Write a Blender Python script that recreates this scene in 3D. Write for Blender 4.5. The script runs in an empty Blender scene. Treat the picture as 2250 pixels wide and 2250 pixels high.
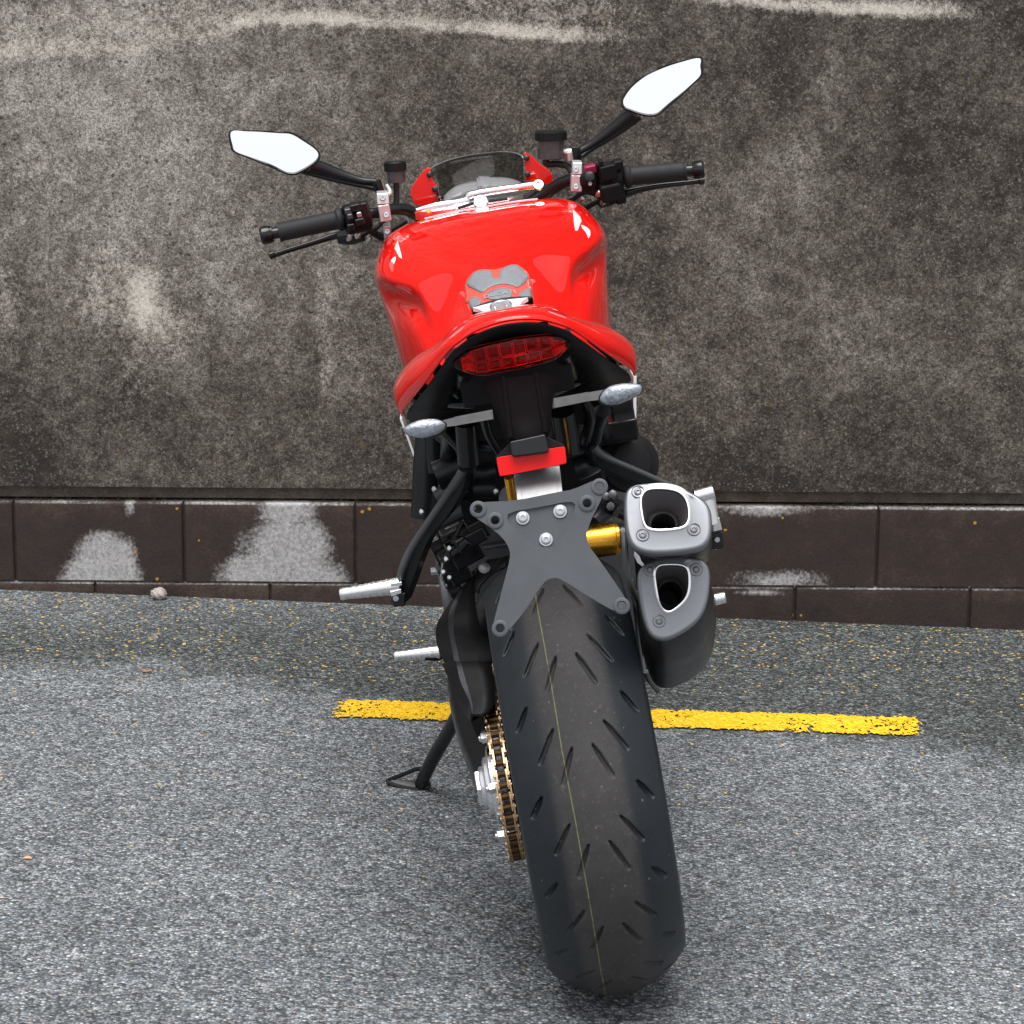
import bpy, bmesh, math, random
import numpy as np
from mathutils import Matrix, Vector
random.seed(7); RNG = np.random.RandomState(11)
S = bpy.context.scene
COL = S.collection

# ---------------------------------------------------------------- camera, sky, sun, exposure
cam_d = bpy.data.cameras.new('camera'); cam = bpy.data.objects.new('camera', cam_d); COL.objects.link(cam)
cam_d.sensor_width = 36.0; cam_d.lens = 86.46; cam_d.clip_start = 0.05; cam_d.clip_end = 500
cam.matrix_world = Matrix.Translation((0, -3.423, 1.41)) @ Matrix(((0.999973,-0.007330,-0.000000),(0.001497,0.204234,-0.978921),(0.007176,0.978895,0.204240))).to_4x4()
S.camera = cam

SUN_EL, SUN_AZ = math.radians(74), math.radians(188)        # azimuth clockwise from +y: behind the camera, a little to its left
w = bpy.data.worlds.new('World'); S.world = w; w.use_nodes = True
nt = w.node_tree; nt.nodes.clear()
sky = nt.nodes.new('ShaderNodeTexSky'); sky.sky_type = 'NISHITA'; sky.sun_disc = False
sky.sun_elevation = SUN_EL; sky.sun_rotation = SUN_AZ; sky.air_density = 1.0; sky.dust_density = 2.5; sky.ozone_density = 1.0
hs = nt.nodes.new('ShaderNodeHueSaturation'); hs.inputs['Saturation'].default_value = 0.13
bg = nt.nodes.new('ShaderNodeBackground'); bg.inputs['Strength'].default_value = 0.085
wo = nt.nodes.new('ShaderNodeOutputWorld')
nt.links.new(sky.outputs[0], hs.inputs['Color']); nt.links.new(hs.outputs[0], bg.inputs[0]); nt.links.new(bg.outputs[0], wo.inputs[0])
sl = bpy.data.lights.new('sun', 'SUN'); sl.energy = 1.5; sl.angle = math.radians(48); sl.color = (1, .985, .96)
sun = bpy.data.objects.new('sun', sl); COL.objects.link(sun)
sd = Vector((math.sin(SUN_AZ)*math.cos(SUN_EL), math.cos(SUN_AZ)*math.cos(SUN_EL), math.sin(SUN_EL)))
sun.rotation_euler = sd.to_track_quat('Z', 'Y').to_euler(); sun.location = sd*20
S.view_settings.view_transform = 'Standard'; S.view_settings.look = 'None'
S.view_settings.exposure = 1.25; S.view_settings.gamma = 1.0
S.cycles.max_bounces = 8

# ---------------------------------------------------------------- helpers
def mat(name, base, rough=.5, metal=0., coat=0., coat_rough=.03, spec=.5, bump=None, var=0., rvar=0., vscale=60., trans=0., ior=1.45):
    m = bpy.data.materials.new(name); m.use_nodes = True
    t = m.node_tree; p = t.nodes['Principled BSDF']
    p.inputs['Base Color'].default_value = (*base, 1); p.inputs['Roughness'].default_value = rough
    p.inputs['Metallic'].default_value = metal; p.inputs['Coat Weight'].default_value = coat
    p.inputs['Coat Roughness'].default_value = coat_rough; p.inputs['Specular IOR Level'].default_value = spec
    p.inputs['Transmission Weight'].default_value = trans; p.inputs['IOR'].default_value = ior
    if bump or var or rvar:
        tc = t.nodes.new('ShaderNodeTexCoord')
        if var or rvar:
            n = t.nodes.new('ShaderNodeTexNoise'); n.inputs['Scale'].default_value = vscale; n.inputs['Detail'].default_value = 6; n.inputs['Roughness'].default_value = .65
            t.links.new(tc.outputs['Object'], n.inputs['Vector'])
        if var:
            mr = t.nodes.new('ShaderNodeMapRange'); mr.inputs[1].default_value = .3; mr.inputs[2].default_value = .7
            mr.inputs[3].default_value = 1-var; mr.inputs[4].default_value = 1+var
            t.links.new(n.outputs[0], mr.inputs[0])
            vm = t.nodes.new('ShaderNodeVectorMath'); vm.operation = 'SCALE'; vm.inputs[0].default_value = base
            t.links.new(mr.outputs[0], vm.inputs['Scale']); t.links.new(vm.outputs[0], p.inputs['Base Color'])
        if rvar:
            mr = t.nodes.new('ShaderNodeMapRange'); mr.inputs[1].default_value = .3; mr.inputs[2].default_value = .7
            mr.inputs[3].default_value = max(rough-rvar, .02); mr.inputs[4].default_value = min(rough+rvar, 1)
            t.links.new(n.outputs[0], mr.inputs[0]); t.links.new(mr.outputs[0], p.inputs['Roughness'])
        if bump:
            n2 = t.nodes.new('ShaderNodeTexNoise'); n2.inputs['Scale'].default_value = bump[0]; n2.inputs['Detail'].default_value = 3
            t.links.new(tc.outputs['Object'], n2.inputs['Vector'])
            b = t.nodes.new('ShaderNodeBump'); b.inputs['Strength'].default_value = bump[1]; b.inputs['Distance'].default_value = bump[2]
            t.links.new(n2.outputs[0], b.inputs['Height']); t.links.new(b.outputs[0], p.inputs['Normal'])
    return m

M = {}
M['red'] = mat('red_paint', (.80, .0075, .0045), .4, 0, 1.0, .015, spec=0.)
M['red'].node_tree.nodes['Principled BSDF'].inputs['Coat IOR'].default_value = 1.56
M['black'] = mat('black_plastic', (.007, .007, .008), .48, bump=(900, .15, .0004), rvar=.08, spec=.22)
M['satin'] = mat('satin_black_metal', (.009, .010, .012), .33, 0, rvar=.07, vscale=40, spec=.42)
M['gloss'] = mat('gloss_black', (.008, .008, .009), .16, rvar=.04)
M['rubber'] = mat('grip_rubber', (.016, .017, .019), .6, bump=(1500, .3, .0005), rvar=.05, spec=.35)
M['alu'] = mat('polished_aluminium', (.80, .80, .82), .24, 1., rvar=.06, vscale=90)
M['cast'] = mat('cast_aluminium', (.235, .243, .262), .42, .85, bump=(1800, .12, .0003), rvar=.05)
M['steel'] = mat('zinc_steel', (.55, .56, .59), .36, 1., rvar=.1, vscale=150)
M['darksteel'] = mat('dark_steel', (.13, .13, .14), .42, .8, rvar=.1)
M['gold'] = mat('gold_anodised', (.92, .46, .05), .26, 1., rvar=.05, vscale=120)
M['chain'] = mat('gold_chain', (.62, .43, .25), .34, 1., var=.5, rvar=.12, vscale=220)
M['chaindk'] = mat('chain_roller', (.10, .055, .025), .45, .8, var=.4, vscale=220)
M['grey'] = mat('grey_coated_plate', (.075, .081, .092), .50, .1, bump=(1400, .3, .0005), var=.12, rvar=.08, vscale=18)
M['arm'] = mat('raw_grey_metal', (.30, .30, .31), .45, .8, bump=(1600, .2, .0003), var=.1)
M['pad'] = mat('grey_tank_pad', (.20, .21, .225), .42, bump=(2600, .5, .0006), var=.1, vscale=90)
M['padedge'] = mat('clear_red_film', (.72, .09, .07), .35, coat=.6)
M['plum'] = mat('dark_plum_plastic', (.0040, .0028, .0036), .62, bump=(1200, .3, .0005), spec=.06)
M['fork'] = mat('fork_gold', (.75, .50, .16), .3, 1.)
M['seat'] = mat('seat_vinyl', (.015, .015, .017), .6, bump=(700, .3, .0006))
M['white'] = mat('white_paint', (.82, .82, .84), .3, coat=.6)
M['mirror'] = mat('mirror_glass', (.96, .97, .98), .015, 1.)
M['redlens'] = mat('red_reflector', (.72, .004, .005), .3, coat=.35, bump=(420, .35, .001), spec=.1)
M['lenscell'] = mat('red_lamp_cells', (.85, .05, .03), .25, .4, coat=1., bump=(260, .5, .0015), var=.5, vscale=70)
M['lenscover'] = mat('red_lamp_cover', (1.0, .10, .09), .03, trans=1., ior=1.25)
M['amber'] = mat('amber_lamp_cell', (.9, .22, .02), .25, .3, coat=1.)
M['clear'] = mat('clear_signal_lens', (.40, .44, .50), .16, .45, coat=1., bump=(420, .8, .0016), var=.45, vscale=190)
M['kill'] = mat('plum_switch', (.22, .01, .05), .4)
M['orange'] = mat('orange_cap', (.85, .28, .02), .4)
M['resv'] = mat('smoked_reservoir', (.05, .043, .045), .2, coat=.5, var=.3, vscale=90)
M['bore'] = mat('dark_bore', (.018, .017, .017), .7)  # near-black for pipe bores, bolt recesses and clamp slots
M['funnel'] = mat('dark_funnel', (.17, .16, .165), .5, .3)
M['can'] = mat('ceramic_black', (.013, .012, .012), .36, 0, bump=(1500, .2, .0004), rvar=.06, vscale=30)
M['stalk'] = mat('signal_stalk', (.020, .021, .024), .5, 0, rvar=.08, vscale=60)
M['guard_glint'] = mat('guard_highlight', (.05, .052, .057), .34, .6, coat=.2)  # lighter than the guard: its highlight put into the colour
def smoke_glass():
    m = bpy.data.materials.new('smoked_screen'); m.use_nodes = True; t = m.node_tree; p = t.nodes['Principled BSDF']
    t.nodes.remove(p)
    tr = t.nodes.new('ShaderNodeBsdfTransparent'); tr.inputs[0].default_value = (.55, .55, .53, 1)
    gl = t.nodes.new('ShaderNodeBsdfGlossy'); gl.inputs['Roughness'].default_value = .03; gl.inputs[0].default_value = (1, 1, 1, 1)
    fr = t.nodes.new('ShaderNodeFresnel'); fr.inputs[0].default_value = 1.14
    mx = t.nodes.new('ShaderNodeMixShader')
    t.links.new(fr.outputs[0], mx.inputs[0]); t.links.new(tr.outputs[0], mx.inputs[1]); t.links.new(gl.outputs[0], mx.inputs[2])
    t.links.new(mx.outputs[0], t.nodes['Material Output'].inputs[0]); return m
M['screen'] = smoke_glass()

def mesh_obj(name, verts, faces, m, parent=None, smooth=True, ang=38, bevel=0, subsurf=0, solid=0, off=-1, label=None, bseg=2):
    me = bpy.data.meshes.new(name); me.from_pydata([tuple(map(float, v)) for v in verts], [], [tuple(map(int, f)) for f in faces])
    bm = bmesh.new(); bm.from_mesh(me); bmesh.ops.remove_doubles(bm, verts=bm.verts, dist=1e-6)
    bmesh.ops.recalc_face_normals(bm, faces=bm.faces); bm.to_mesh(me); bm.free()
    for mm in (m if isinstance(m, (list, tuple)) else [m]): me.materials.append(mm)
    return finish(name, me, parent, smooth, ang, bevel, subsurf, solid, off, label, bseg)
def finish(name, me, parent, smooth=True, ang=38, bevel=0, subsurf=0, solid=0, off=-1, label=None, bseg=2):
    o = bpy.data.objects.new(name, me); COL.objects.link(o)
    if parent: o.parent = parent
    if smooth:
        me.polygons.foreach_set('use_smooth', [True]*len(me.polygons))
        if not subsurf: me.set_sharp_from_angle(angle=math.radians(ang))
    if solid: md = o.modifiers.new('s', 'SOLIDIFY'); md.thickness = solid; md.offset = off
    if bevel: md = o.modifiers.new('b', 'BEVEL'); md.width = bevel; md.segments = bseg; md.limit_method = 'ANGLE'; md.angle_limit = math.radians(30); md.harden_normals = True
    if subsurf: md = o.modifiers.new('u', 'SUBSURF'); md.levels = subsurf; md.render_levels = subsurf
    if label: o['label'] = label
    return o

def A(p): return np.array(p, float)
def nrm(v): v = A(v); return v/np.linalg.norm(v)
def catmull(P, n=8, closed=False):
    P = A(P); N = len(P); out = []
    rng = range(N) if closed else range(N-1)
    for i in rng:
        if closed: p0, p1, p2, p3 = P[(i-1) % N], P[i], P[(i+1) % N], P[(i+2) % N]
        else: p0, p1, p2, p3 = P[max(i-1, 0)], P[i], P[i+1], P[min(i+2, N-1)]
        for t in np.linspace(0, 1, n, endpoint=False):
            out.append(.5*((2*p1)+(-p0+p2)*t+(2*p0-5*p1+4*p2-p3)*t*t+(-p0+3*p1-3*p2+p3)*t**3))
    if not closed: out.append(P[-1])
    return np.array(out)
def chaikin(P, it=2):
    P = A(P)
    for _ in range(it):
        Q = np.roll(P, -1, 0); P = np.stack([.75*P+.25*Q, .25*P+.75*Q], 1).reshape(-1, P.shape[1])
    return P
class G:
    """collects shapes into one mesh; every shape may take a material slot"""
    def __init__(s): s.v = []; s.f = []; s.k = []; s.cut = []
    def add(s, v, f, k=0):
        o = len(s.v); s.cut.append((o, len(s.f))); s.v += [tuple(map(float, q)) for q in v]; s.f += [tuple(o+int(i) for i in q) for q in f]; s.k += [k]*len(f); return s
    def grid(s, P, closeu=False, closev=False, k=0, cap0=False, cap1=False):
        P = A(P); nu, nv = P.shape[:2]; f = []
        for i in range(nu if closeu else nu-1):
            for j in range(nv if closev else nv-1):
                a, b = i, (i+1) % nu; c, d = j, (j+1) % nv
                f.append((a*nv+c, a*nv+d, b*nv+d, b*nv+c))
        if cap0: f.append(tuple(range(nv))[::-1])
        if cap1: f.append(tuple((nu-1)*nv+j for j in range(nv)))
        return s.add(P.reshape(-1, 3), f, k)
    def tube(s, P, r, n=14, smooth=6, k=0, flat=1., up=(0, 0, 1), cap=True):
        P = A(P); r = np.broadcast_to(A(r), (len(P),)) if np.ndim(r) == 0 else A(r)
        if smooth and len(P) > 2:
            Q = catmull(np.hstack([P, r[:, None]]), smooth); P, r = Q[:, :3], Q[:, 3]
        rings = []; u0 = A(up)
        for i in range(len(P)):
            t = nrm(P[min(i+1, len(P)-1)]-P[max(i-1, 0)])
            a = np.cross(t, u0)
            if np.linalg.norm(a) < 1e-3: a = np.cross(t, (1, .1, 0))
            a = nrm(a); b = np.cross(a, t)
            th = np.linspace(0, 2*math.pi, n, endpoint=False)
            rings.append(P[i]+np.outer(np.cos(th), a)*r[i]+np.outer(np.sin(th), b)*r[i]*flat)
        return s.grid(rings, closev=True, k=k, cap0=cap, cap1=cap)
    def lathe(s, prof, c, d, n=28, k=0, cap=True):
        """prof: list of (distance along d, radius)"""
        d = nrm(d); a = nrm(np.cross(d, (0.13, .2, 1) if abs(d[2]) < .9 else (1, 0, 0))); b = np.cross(d, a)
        th = np.linspace(0, 2*math.pi, n, endpoint=False)
        R = [A(c)+d*h+(np.outer(np.cos(th), a)+np.outer(np.sin(th), b))*max(r, 1e-5) for h, r in prof]
        return s.grid(R, closev=True, k=k, cap0=cap, cap1=cap)
    def box(s, c, sx, ax=((1, 0, 0), (0, 1, 0), (0, 0, 1)), k=0):
        c = A(c); ax = [nrm(q) for q in ax]; v = []
        for x in (-1, 1):
            for y in (-1, 1):
                for z in (-1, 1): v.append(c+ax[0]*x*sx[0]/2+ax[1]*y*sx[1]/2+ax[2]*z*sx[2]/2)
        return s.add(v, [(0, 1, 3, 2), (4, 6, 7, 5), (0, 4, 5, 1), (2, 3, 7, 6), (0, 2, 6, 4), (1, 5, 7, 3)], k)
    def prism(s, P, d, k=0):
        P = A(P); n = len(P); d = A(d)
        return s.add(list(P)+list(P+d), [tuple(range(n)), tuple(range(2*n-1, n-1, -1))]+[(i, (i+1) % n, n+(i+1) % n, n+i) for i in range(n)], k)
    def bar(s, p, q, wv, t, k=0):
        """flat bar from p to q, wv = width vector, t = thickness vector"""
        p, q, wv, t = A(p), A(q), A(wv)/2, A(t)/2
        v = [p-wv-t, p+wv-t, p+wv+t, p-wv+t, q-wv-t, q+wv-t, q+wv+t, q-wv+t]
        return s.add(v, [(3, 2, 1, 0), (4, 5, 6, 7), (0, 1, 5, 4), (1, 2, 6, 5), (2, 3, 7, 6), (3, 0, 4, 7)], k)
    def objs(s, name, m, parent=None, **kw):
        """every shape as a part of its own"""
        c = s.cut+[(len(s.v), len(s.f))]
        return [mesh_obj(name, s.v[a[0]:b[0]], [tuple(i-a[0] for i in f) for f in s.f[a[1]:b[1]]], m, parent, **kw) for a, b in zip(c, c[1:])]
    def obj(s, name, m, parent=None, **kw):
        o = mesh_obj(name, s.v, s.f, m, parent, **kw)
        if isinstance(m, (list, tuple)) and len(o.data.polygons) == len(s.k): o.data.polygons.foreach_set('material_index', s.k)
        return o
def bake(o):
    """apply the modifiers of o in place"""
    dg = bpy.context.evaluated_depsgraph_get(); dg.update()
    me = bpy.data.meshes.new_from_object(o.evaluated_get(dg)); o.modifiers.clear(); o.data = me; return o
def cut(o, cutter):
    md = o.modifiers.new('c', 'BOOLEAN'); md.object = cutter; md.operation = 'DIFFERENCE'; md.solver = 'EXACT'
    bake(o); bpy.data.objects.remove(cutter, do_unlink=True); return o
def frame2(n):
    n = nrm(n); u = nrm(np.cross((0, 0, 1), n)); return u, np.cross(n, u)
def by_angle(P, c, n, N=72):
    """resample a closed 3-D outline on the plane of normal n by the angle round c"""
    u, v = frame2(n); P = A(P); q = np.stack([(P-c)@u, (P-c)@v], 1)
    out = []
    for th in np.linspace(0, 2*math.pi, N, endpoint=False):
        d = np.array([math.cos(th), math.sin(th)]); best = None
        for i in range(len(q)):
            a, b = q[i], q[(i+1) % len(q)]; e = b-a; den = d[0]*e[1]-d[1]*e[0]
            if abs(den) < 1e-12: continue
            t = (a[0]*e[1]-a[1]*e[0])/den; sg = (a[0]*d[1]-a[1]*d[0])/den
            if t > 0 and -1e-9 <= sg <= 1+1e-9 and (best is None or t > best): best = t
        out.append(c+(u*d[0]+v*d[1])*best)
    return np.array(out)
def tag(o, label, cat, group=None, kind=None):
    if label: o['label'] = label
    if cat: o['category'] = cat
    if group: o['group'] = group
    if kind: o['kind'] = kind
    return o
def vnoise(x, y, seed=0):
    def h(i, j): 
        q = np.sin(i*127.1+j*311.7+seed*74.7)*43758.5453; return q-np.floor(q)
    xi, yi = np.floor(x), np.floor(y); fx, fy = x-xi, y-yi; fx = fx*fx*(3-2*fx); fy = fy*fy*(3-2*fy)
    return (h(xi, yi)*(1-fx)+h(xi+1, yi)*fx)*(1-fy)+(h(xi, yi+1)*(1-fx)+h(xi+1, yi+1)*fx)*fy
def fbm(x, y, seed=0, o=4):
    s = 0; a = .5; t = 0
    for i in range(o): s = s+a*vnoise(x*2**i, y*2**i, seed+i*3); t += a; a *= .55
    return s/t

# ---------------------------------------------------------------- setting
class NT:
    """tiny node-tree writer"""
    def __init__(s, name):
        s.m = bpy.data.materials.new(name); s.m.use_nodes = True; s.t = s.m.node_tree; s.p = s.t.nodes['Principled BSDF']
    def n(s, typ, *ins, **props):
        nd = s.t.nodes.new(typ)
        for k, v in props.items(): setattr(nd, k, v)
        for i, v in enumerate(ins):
            if v is None: continue
            s.put(nd.inputs[i], v)
        return nd
    def put(s, sock, v):
        if isinstance(v, bpy.types.NodeSocket): s.t.links.new(v, sock)
        elif isinstance(v, bpy.types.Node): s.t.links.new(v.outputs[0], sock)
        else: sock.default_value = v
    def math(s, op, a, b=None, c=None, clamp=False): return s.n('ShaderNodeMath', a, b, c, operation=op, use_clamp=clamp).outputs[0]
    def step(s, v, lo, hi, a=0., b=1.): return s.n('ShaderNodeMapRange', v, lo, hi, a, b, interpolation_type='SMOOTHSTEP').outputs[0]
    def lin(s, v, lo, hi, a=0., b=1.): return s.n('ShaderNodeMapRange', v, lo, hi, a, b).outputs[0]
    def mix(s, f, a, b, bt='MIX'):
        nd = s.t.nodes.new('ShaderNodeMix'); nd.data_type = 'RGBA'; nd.blend_type = bt
        s.put(nd.inputs[0], f); s.put(nd.inputs[6], a); s.put(nd.inputs[7], b); return nd.outputs[2]
    def noise(s, vec, scale, detail=4, rough=.55):
        return s.n('ShaderNodeTexNoise', vec, None, scale, detail, rough).outputs[0]
    def vor(s, vec, scale, feature='F1', rnd=1.):
        nd = s.t.nodes.new('ShaderNodeTexVoronoi'); nd.feature = feature; s.put(nd.inputs['Vector'], vec); s.put(nd.inputs['Scale'], scale); nd.inputs['Randomness'].default_value = rnd
        return nd
    def ramp(s, v, stops):
        nd = s.t.nodes.new('ShaderNodeValToRGB'); e = nd.color_ramp.elements
        while len(e) < len(stops): e.new(.5)
        for q, (pos, c) in zip(e, stops): q.position = pos; q.color = (*c, 1) if len(c) == 3 else c
        s.put(nd.inputs[0], v); return nd.outputs[0]
    def attr(s, name): return s.n('ShaderNodeAttribute', attribute_name=name).outputs['Fac']
    def sep(s, v): return s.n('ShaderNodeSeparateXYZ', v)
    def out(s, col, rough, h=None, strength=1., dist=.001):
        s.put(s.p.inputs['Base Color'], col); s.put(s.p.inputs['Roughness'], rough)
        if h is not None:
            b = s.t.nodes.new('ShaderNodeBump'); b.inputs['Strength'].default_value = strength; b.inputs['Distance'].default_value = dist
            s.put(b.inputs['Height'], h); s.t.links.new(b.outputs[0], s.p.inputs['Normal'])
        return s.m

def asphalt():
    q = NT('asphalt'); tc = q.n('ShaderNodeTexCoord').outputs['Object']; xyz = q.sep(tc); x, y = xyz.outputs[0], xyz.outputs[1]
    wob = q.noise(tc, 260, 2); 
    wv = q.n('ShaderNodeVectorMath', tc, None, operation='ADD').outputs[0]
    v1 = q.vor(wv, 200); c1 = q.sep(v1.outputs['Color'])
    v2 = q.vor(wv, 90); c2 = q.sep(v2.outputs['Color'])
    big = q.noise(tc, 2.2, 5, .6); mid = q.noise(tc, 14, 4, .6); fine = q.noise(tc, 420, 3, .7)
    # dark weathered strip along the wall, its near edge wandering across the bay
    yb = q.math('ADD', q.math('MULTIPLY', x, -.19), 1.37)
    yb = q.math('ADD', yb, q.math('MULTIPLY', q.math('SUBTRACT', big, .5), .55))
    yb = q.math('ADD', yb, q.math('MULTIPLY', q.math('SUBTRACT', mid, .5), .18))
    d = q.math('SUBTRACT', y, yb)
    band = q.step(q.math('ADD', d, q.math('MULTIPLY', q.math('SUBTRACT', q.noise(tc, 60, 3, .7), .5), .16)), -.07, .10)
    far = q.step(q.math('ADD', y, q.math('MULTIPLY', x, -.30)), 1.95, 2.45)
    band = q.math('MULTIPLY', band, q.math('SUBTRACT', 1., q.math('MULTIPLY', far, .62)))
    stone = q.ramp(c1.outputs[0], [(0, (.048, .053, .058)), (.22, (.108, .117, .127)), (.5, (.190, .204, .217)), (.78, (.270, .286, .299)), (.93, (.365, .377, .388)), (1, (.54, .54, .53))])
    tint = q.ramp(c1.outputs[1], [(0, (.90, 1.0, 1.06)), (.5, (.99, 1.0, 1.02)), (.85, (1.0, 1.0, 1.0)), (1, (1.22, 1.0, .86))])
    col = q.mix(1., stone, tint, 'MULTIPLY')
    col = q.mix(q.step(v1.outputs['Distance'], .35, .8, 0, .70), col, (.040, .041, .044, 1))
    big2 = q.ramp(c2.outputs[0], [(0, (.62, .63, .65)), (.5, (1, 1, 1)), (1, (1.35, 1.35, 1.34))])
    col = q.mix(.8, col, big2, 'MULTIPLY')
    shade = q.math('MULTIPLY', q.lin(mid, .3, .7, .82, 1.15), q.lin(big, .3, .7, .86, 1.14))
    col = q.mix(1., col, q.n('ShaderNodeCombineXYZ', shade, shade, shade).outputs[0], 'MULTIPLY')
    v5 = q.vor(tc, 150); c5 = q.sep(v5.outputs['Color']); gr = q.math('POWER', q.lin(c5.outputs[0], 0, 1, .60, 1.62), 1.9)
    dk = q.mix(1., col, (.335, .347, .322, 1), 'MULTIPLY')
    dk = q.mix(1., dk, q.n('ShaderNodeCombineXYZ', gr, gr, gr).outputs[0], 'MULTIPLY')
    col = q.mix(band, col, dk)
    # flecks of old yellow paint left in the hollows of the strip, a few elsewhere
    v3 = q.vor(tc, 118); c3 = q.sep(v3.outputs['Color'])
    thr = q.math('SUBTRACT', .9965, q.math('MULTIPLY', q.step(y, 1.45, 1.75), q.lin(mid, .35, .65, .020, .085)))
    fleck = q.math('MULTIPLY', q.math('GREATER_THAN', c3.outputs[1], thr), q.math('LESS_THAN', v3.outputs['Distance'], .42))
    fleck = q.math('MULTIPLY', fleck, q.math('MULTIPLY', q.step(y, .2, .8), .85))
    col = q.mix(fleck, col, q.mix(c3.outputs[2], (.80, .40, .02, 1), (.95, .62, .10, 1)))
    h = q.math('ADD', q.math('MULTIPLY', q.math('SUBTRACT', 1., v1.outputs['Distance']), 1.), q.math('MULTIPLY', c1.outputs[2], .7))
    h = q.math('ADD', h, q.math('MULTIPLY', fine, .4))
    return q.out(col, q.lin(c1.outputs[2], 0, 1, .55, .9), h, .9, .0028)

SL = math.tan(math.radians(1.9))
def gz(x, y): return -x*SL
gx = [-60, -20, -6, -3, -1, 0, 1, 3, 6, 20, 60]; gy = [-60, -20, -6, -3, -1, 0, 1, 2.25, 3]
ground = G().grid([[(x, y, gz(x, y)) for y in gy] for x in gx]).obj('asphalt_ground', asphalt(), smooth=False)
tag(ground, None, None, kind='structure')

# yellow painted line: grains of paint with gaps worn through
def paint_line():
    q = NT('yellow_road_paint'); tc = q.n('ShaderNodeTexCoord').outputs['Object']
    v = q.vor(tc, 190); c = q.sep(v.outputs['Color'])
    col = q.ramp(c.outputs[0], [(0, (.62, .33, .006)), (.4, (.86, .50, .006)), (.85, (.93, .58, .012)), (1, (.95, .70, .10))])
    g = q.vor(tc, 330)
    return q.out(col, .6, q.math('SUBTRACT', 1., v.outputs['Distance']), .9, .002)
g = G(); step = .0024
xa, xb = -.355, .835; nx = int((xb-xa)/step); ny = 66
xs = np.linspace(xa, xb, nx+1); tt = np.linspace(-.14, 1.14, ny+1)
X, Tt = np.meshgrid(xs, tt, indexing='ij')
y0 = 1.2655+(X+.34)*.0235; y1 = 1.3865+(X+.34)*.0270
Y = y0+(y1-y0)*Tt
edge = np.minimum(Tt, 1-Tt)*.17; end = np.minimum(X+.342, .818-X)
wear = fbm(X*210, Y*120, 3, 2); wear2 = fbm(X*30, Y*22, 5, 3); spk = fbm(X*190, Y*110, 9, 2)
keep = (edge+(wear-.5)*.034+(wear2-.5)*.018 > 0) & (end+(wear-.5)*.06+(wear2-.5)*.05 > 0)
keep &= (spk+(wear2-.5)*.62-np.clip(X-.50, 0, .3)*.30-np.where(Tt < .35, .045, 0)-np.clip(-.22-X, 0, .2)*.5) > .205
idx = -np.ones(X.shape, int); vs = []; fs = []
def vid(i, j):
    if idx[i, j] < 0:
        idx[i, j] = len(vs); x = X[i, j]+RNG.uniform(-.0006, .0006); y = Y[i, j]+RNG.uniform(-.0006, .0006)
        vs.append((x, y, gz(x, y)+.004))
    return idx[i, j]
for i in range(nx):
    for j in range(ny):
        if keep[i, j]: fs.append((vid(i, j), vid(i+1, j), vid(i+1, j+1), vid(i, j+1)))
line = mesh_obj('yellow_line', vs, fs, paint_line(), smooth=False)
tag(line, 'worn yellow painted line on the asphalt behind the motorcycle', 'road marking', kind='structure')

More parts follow.
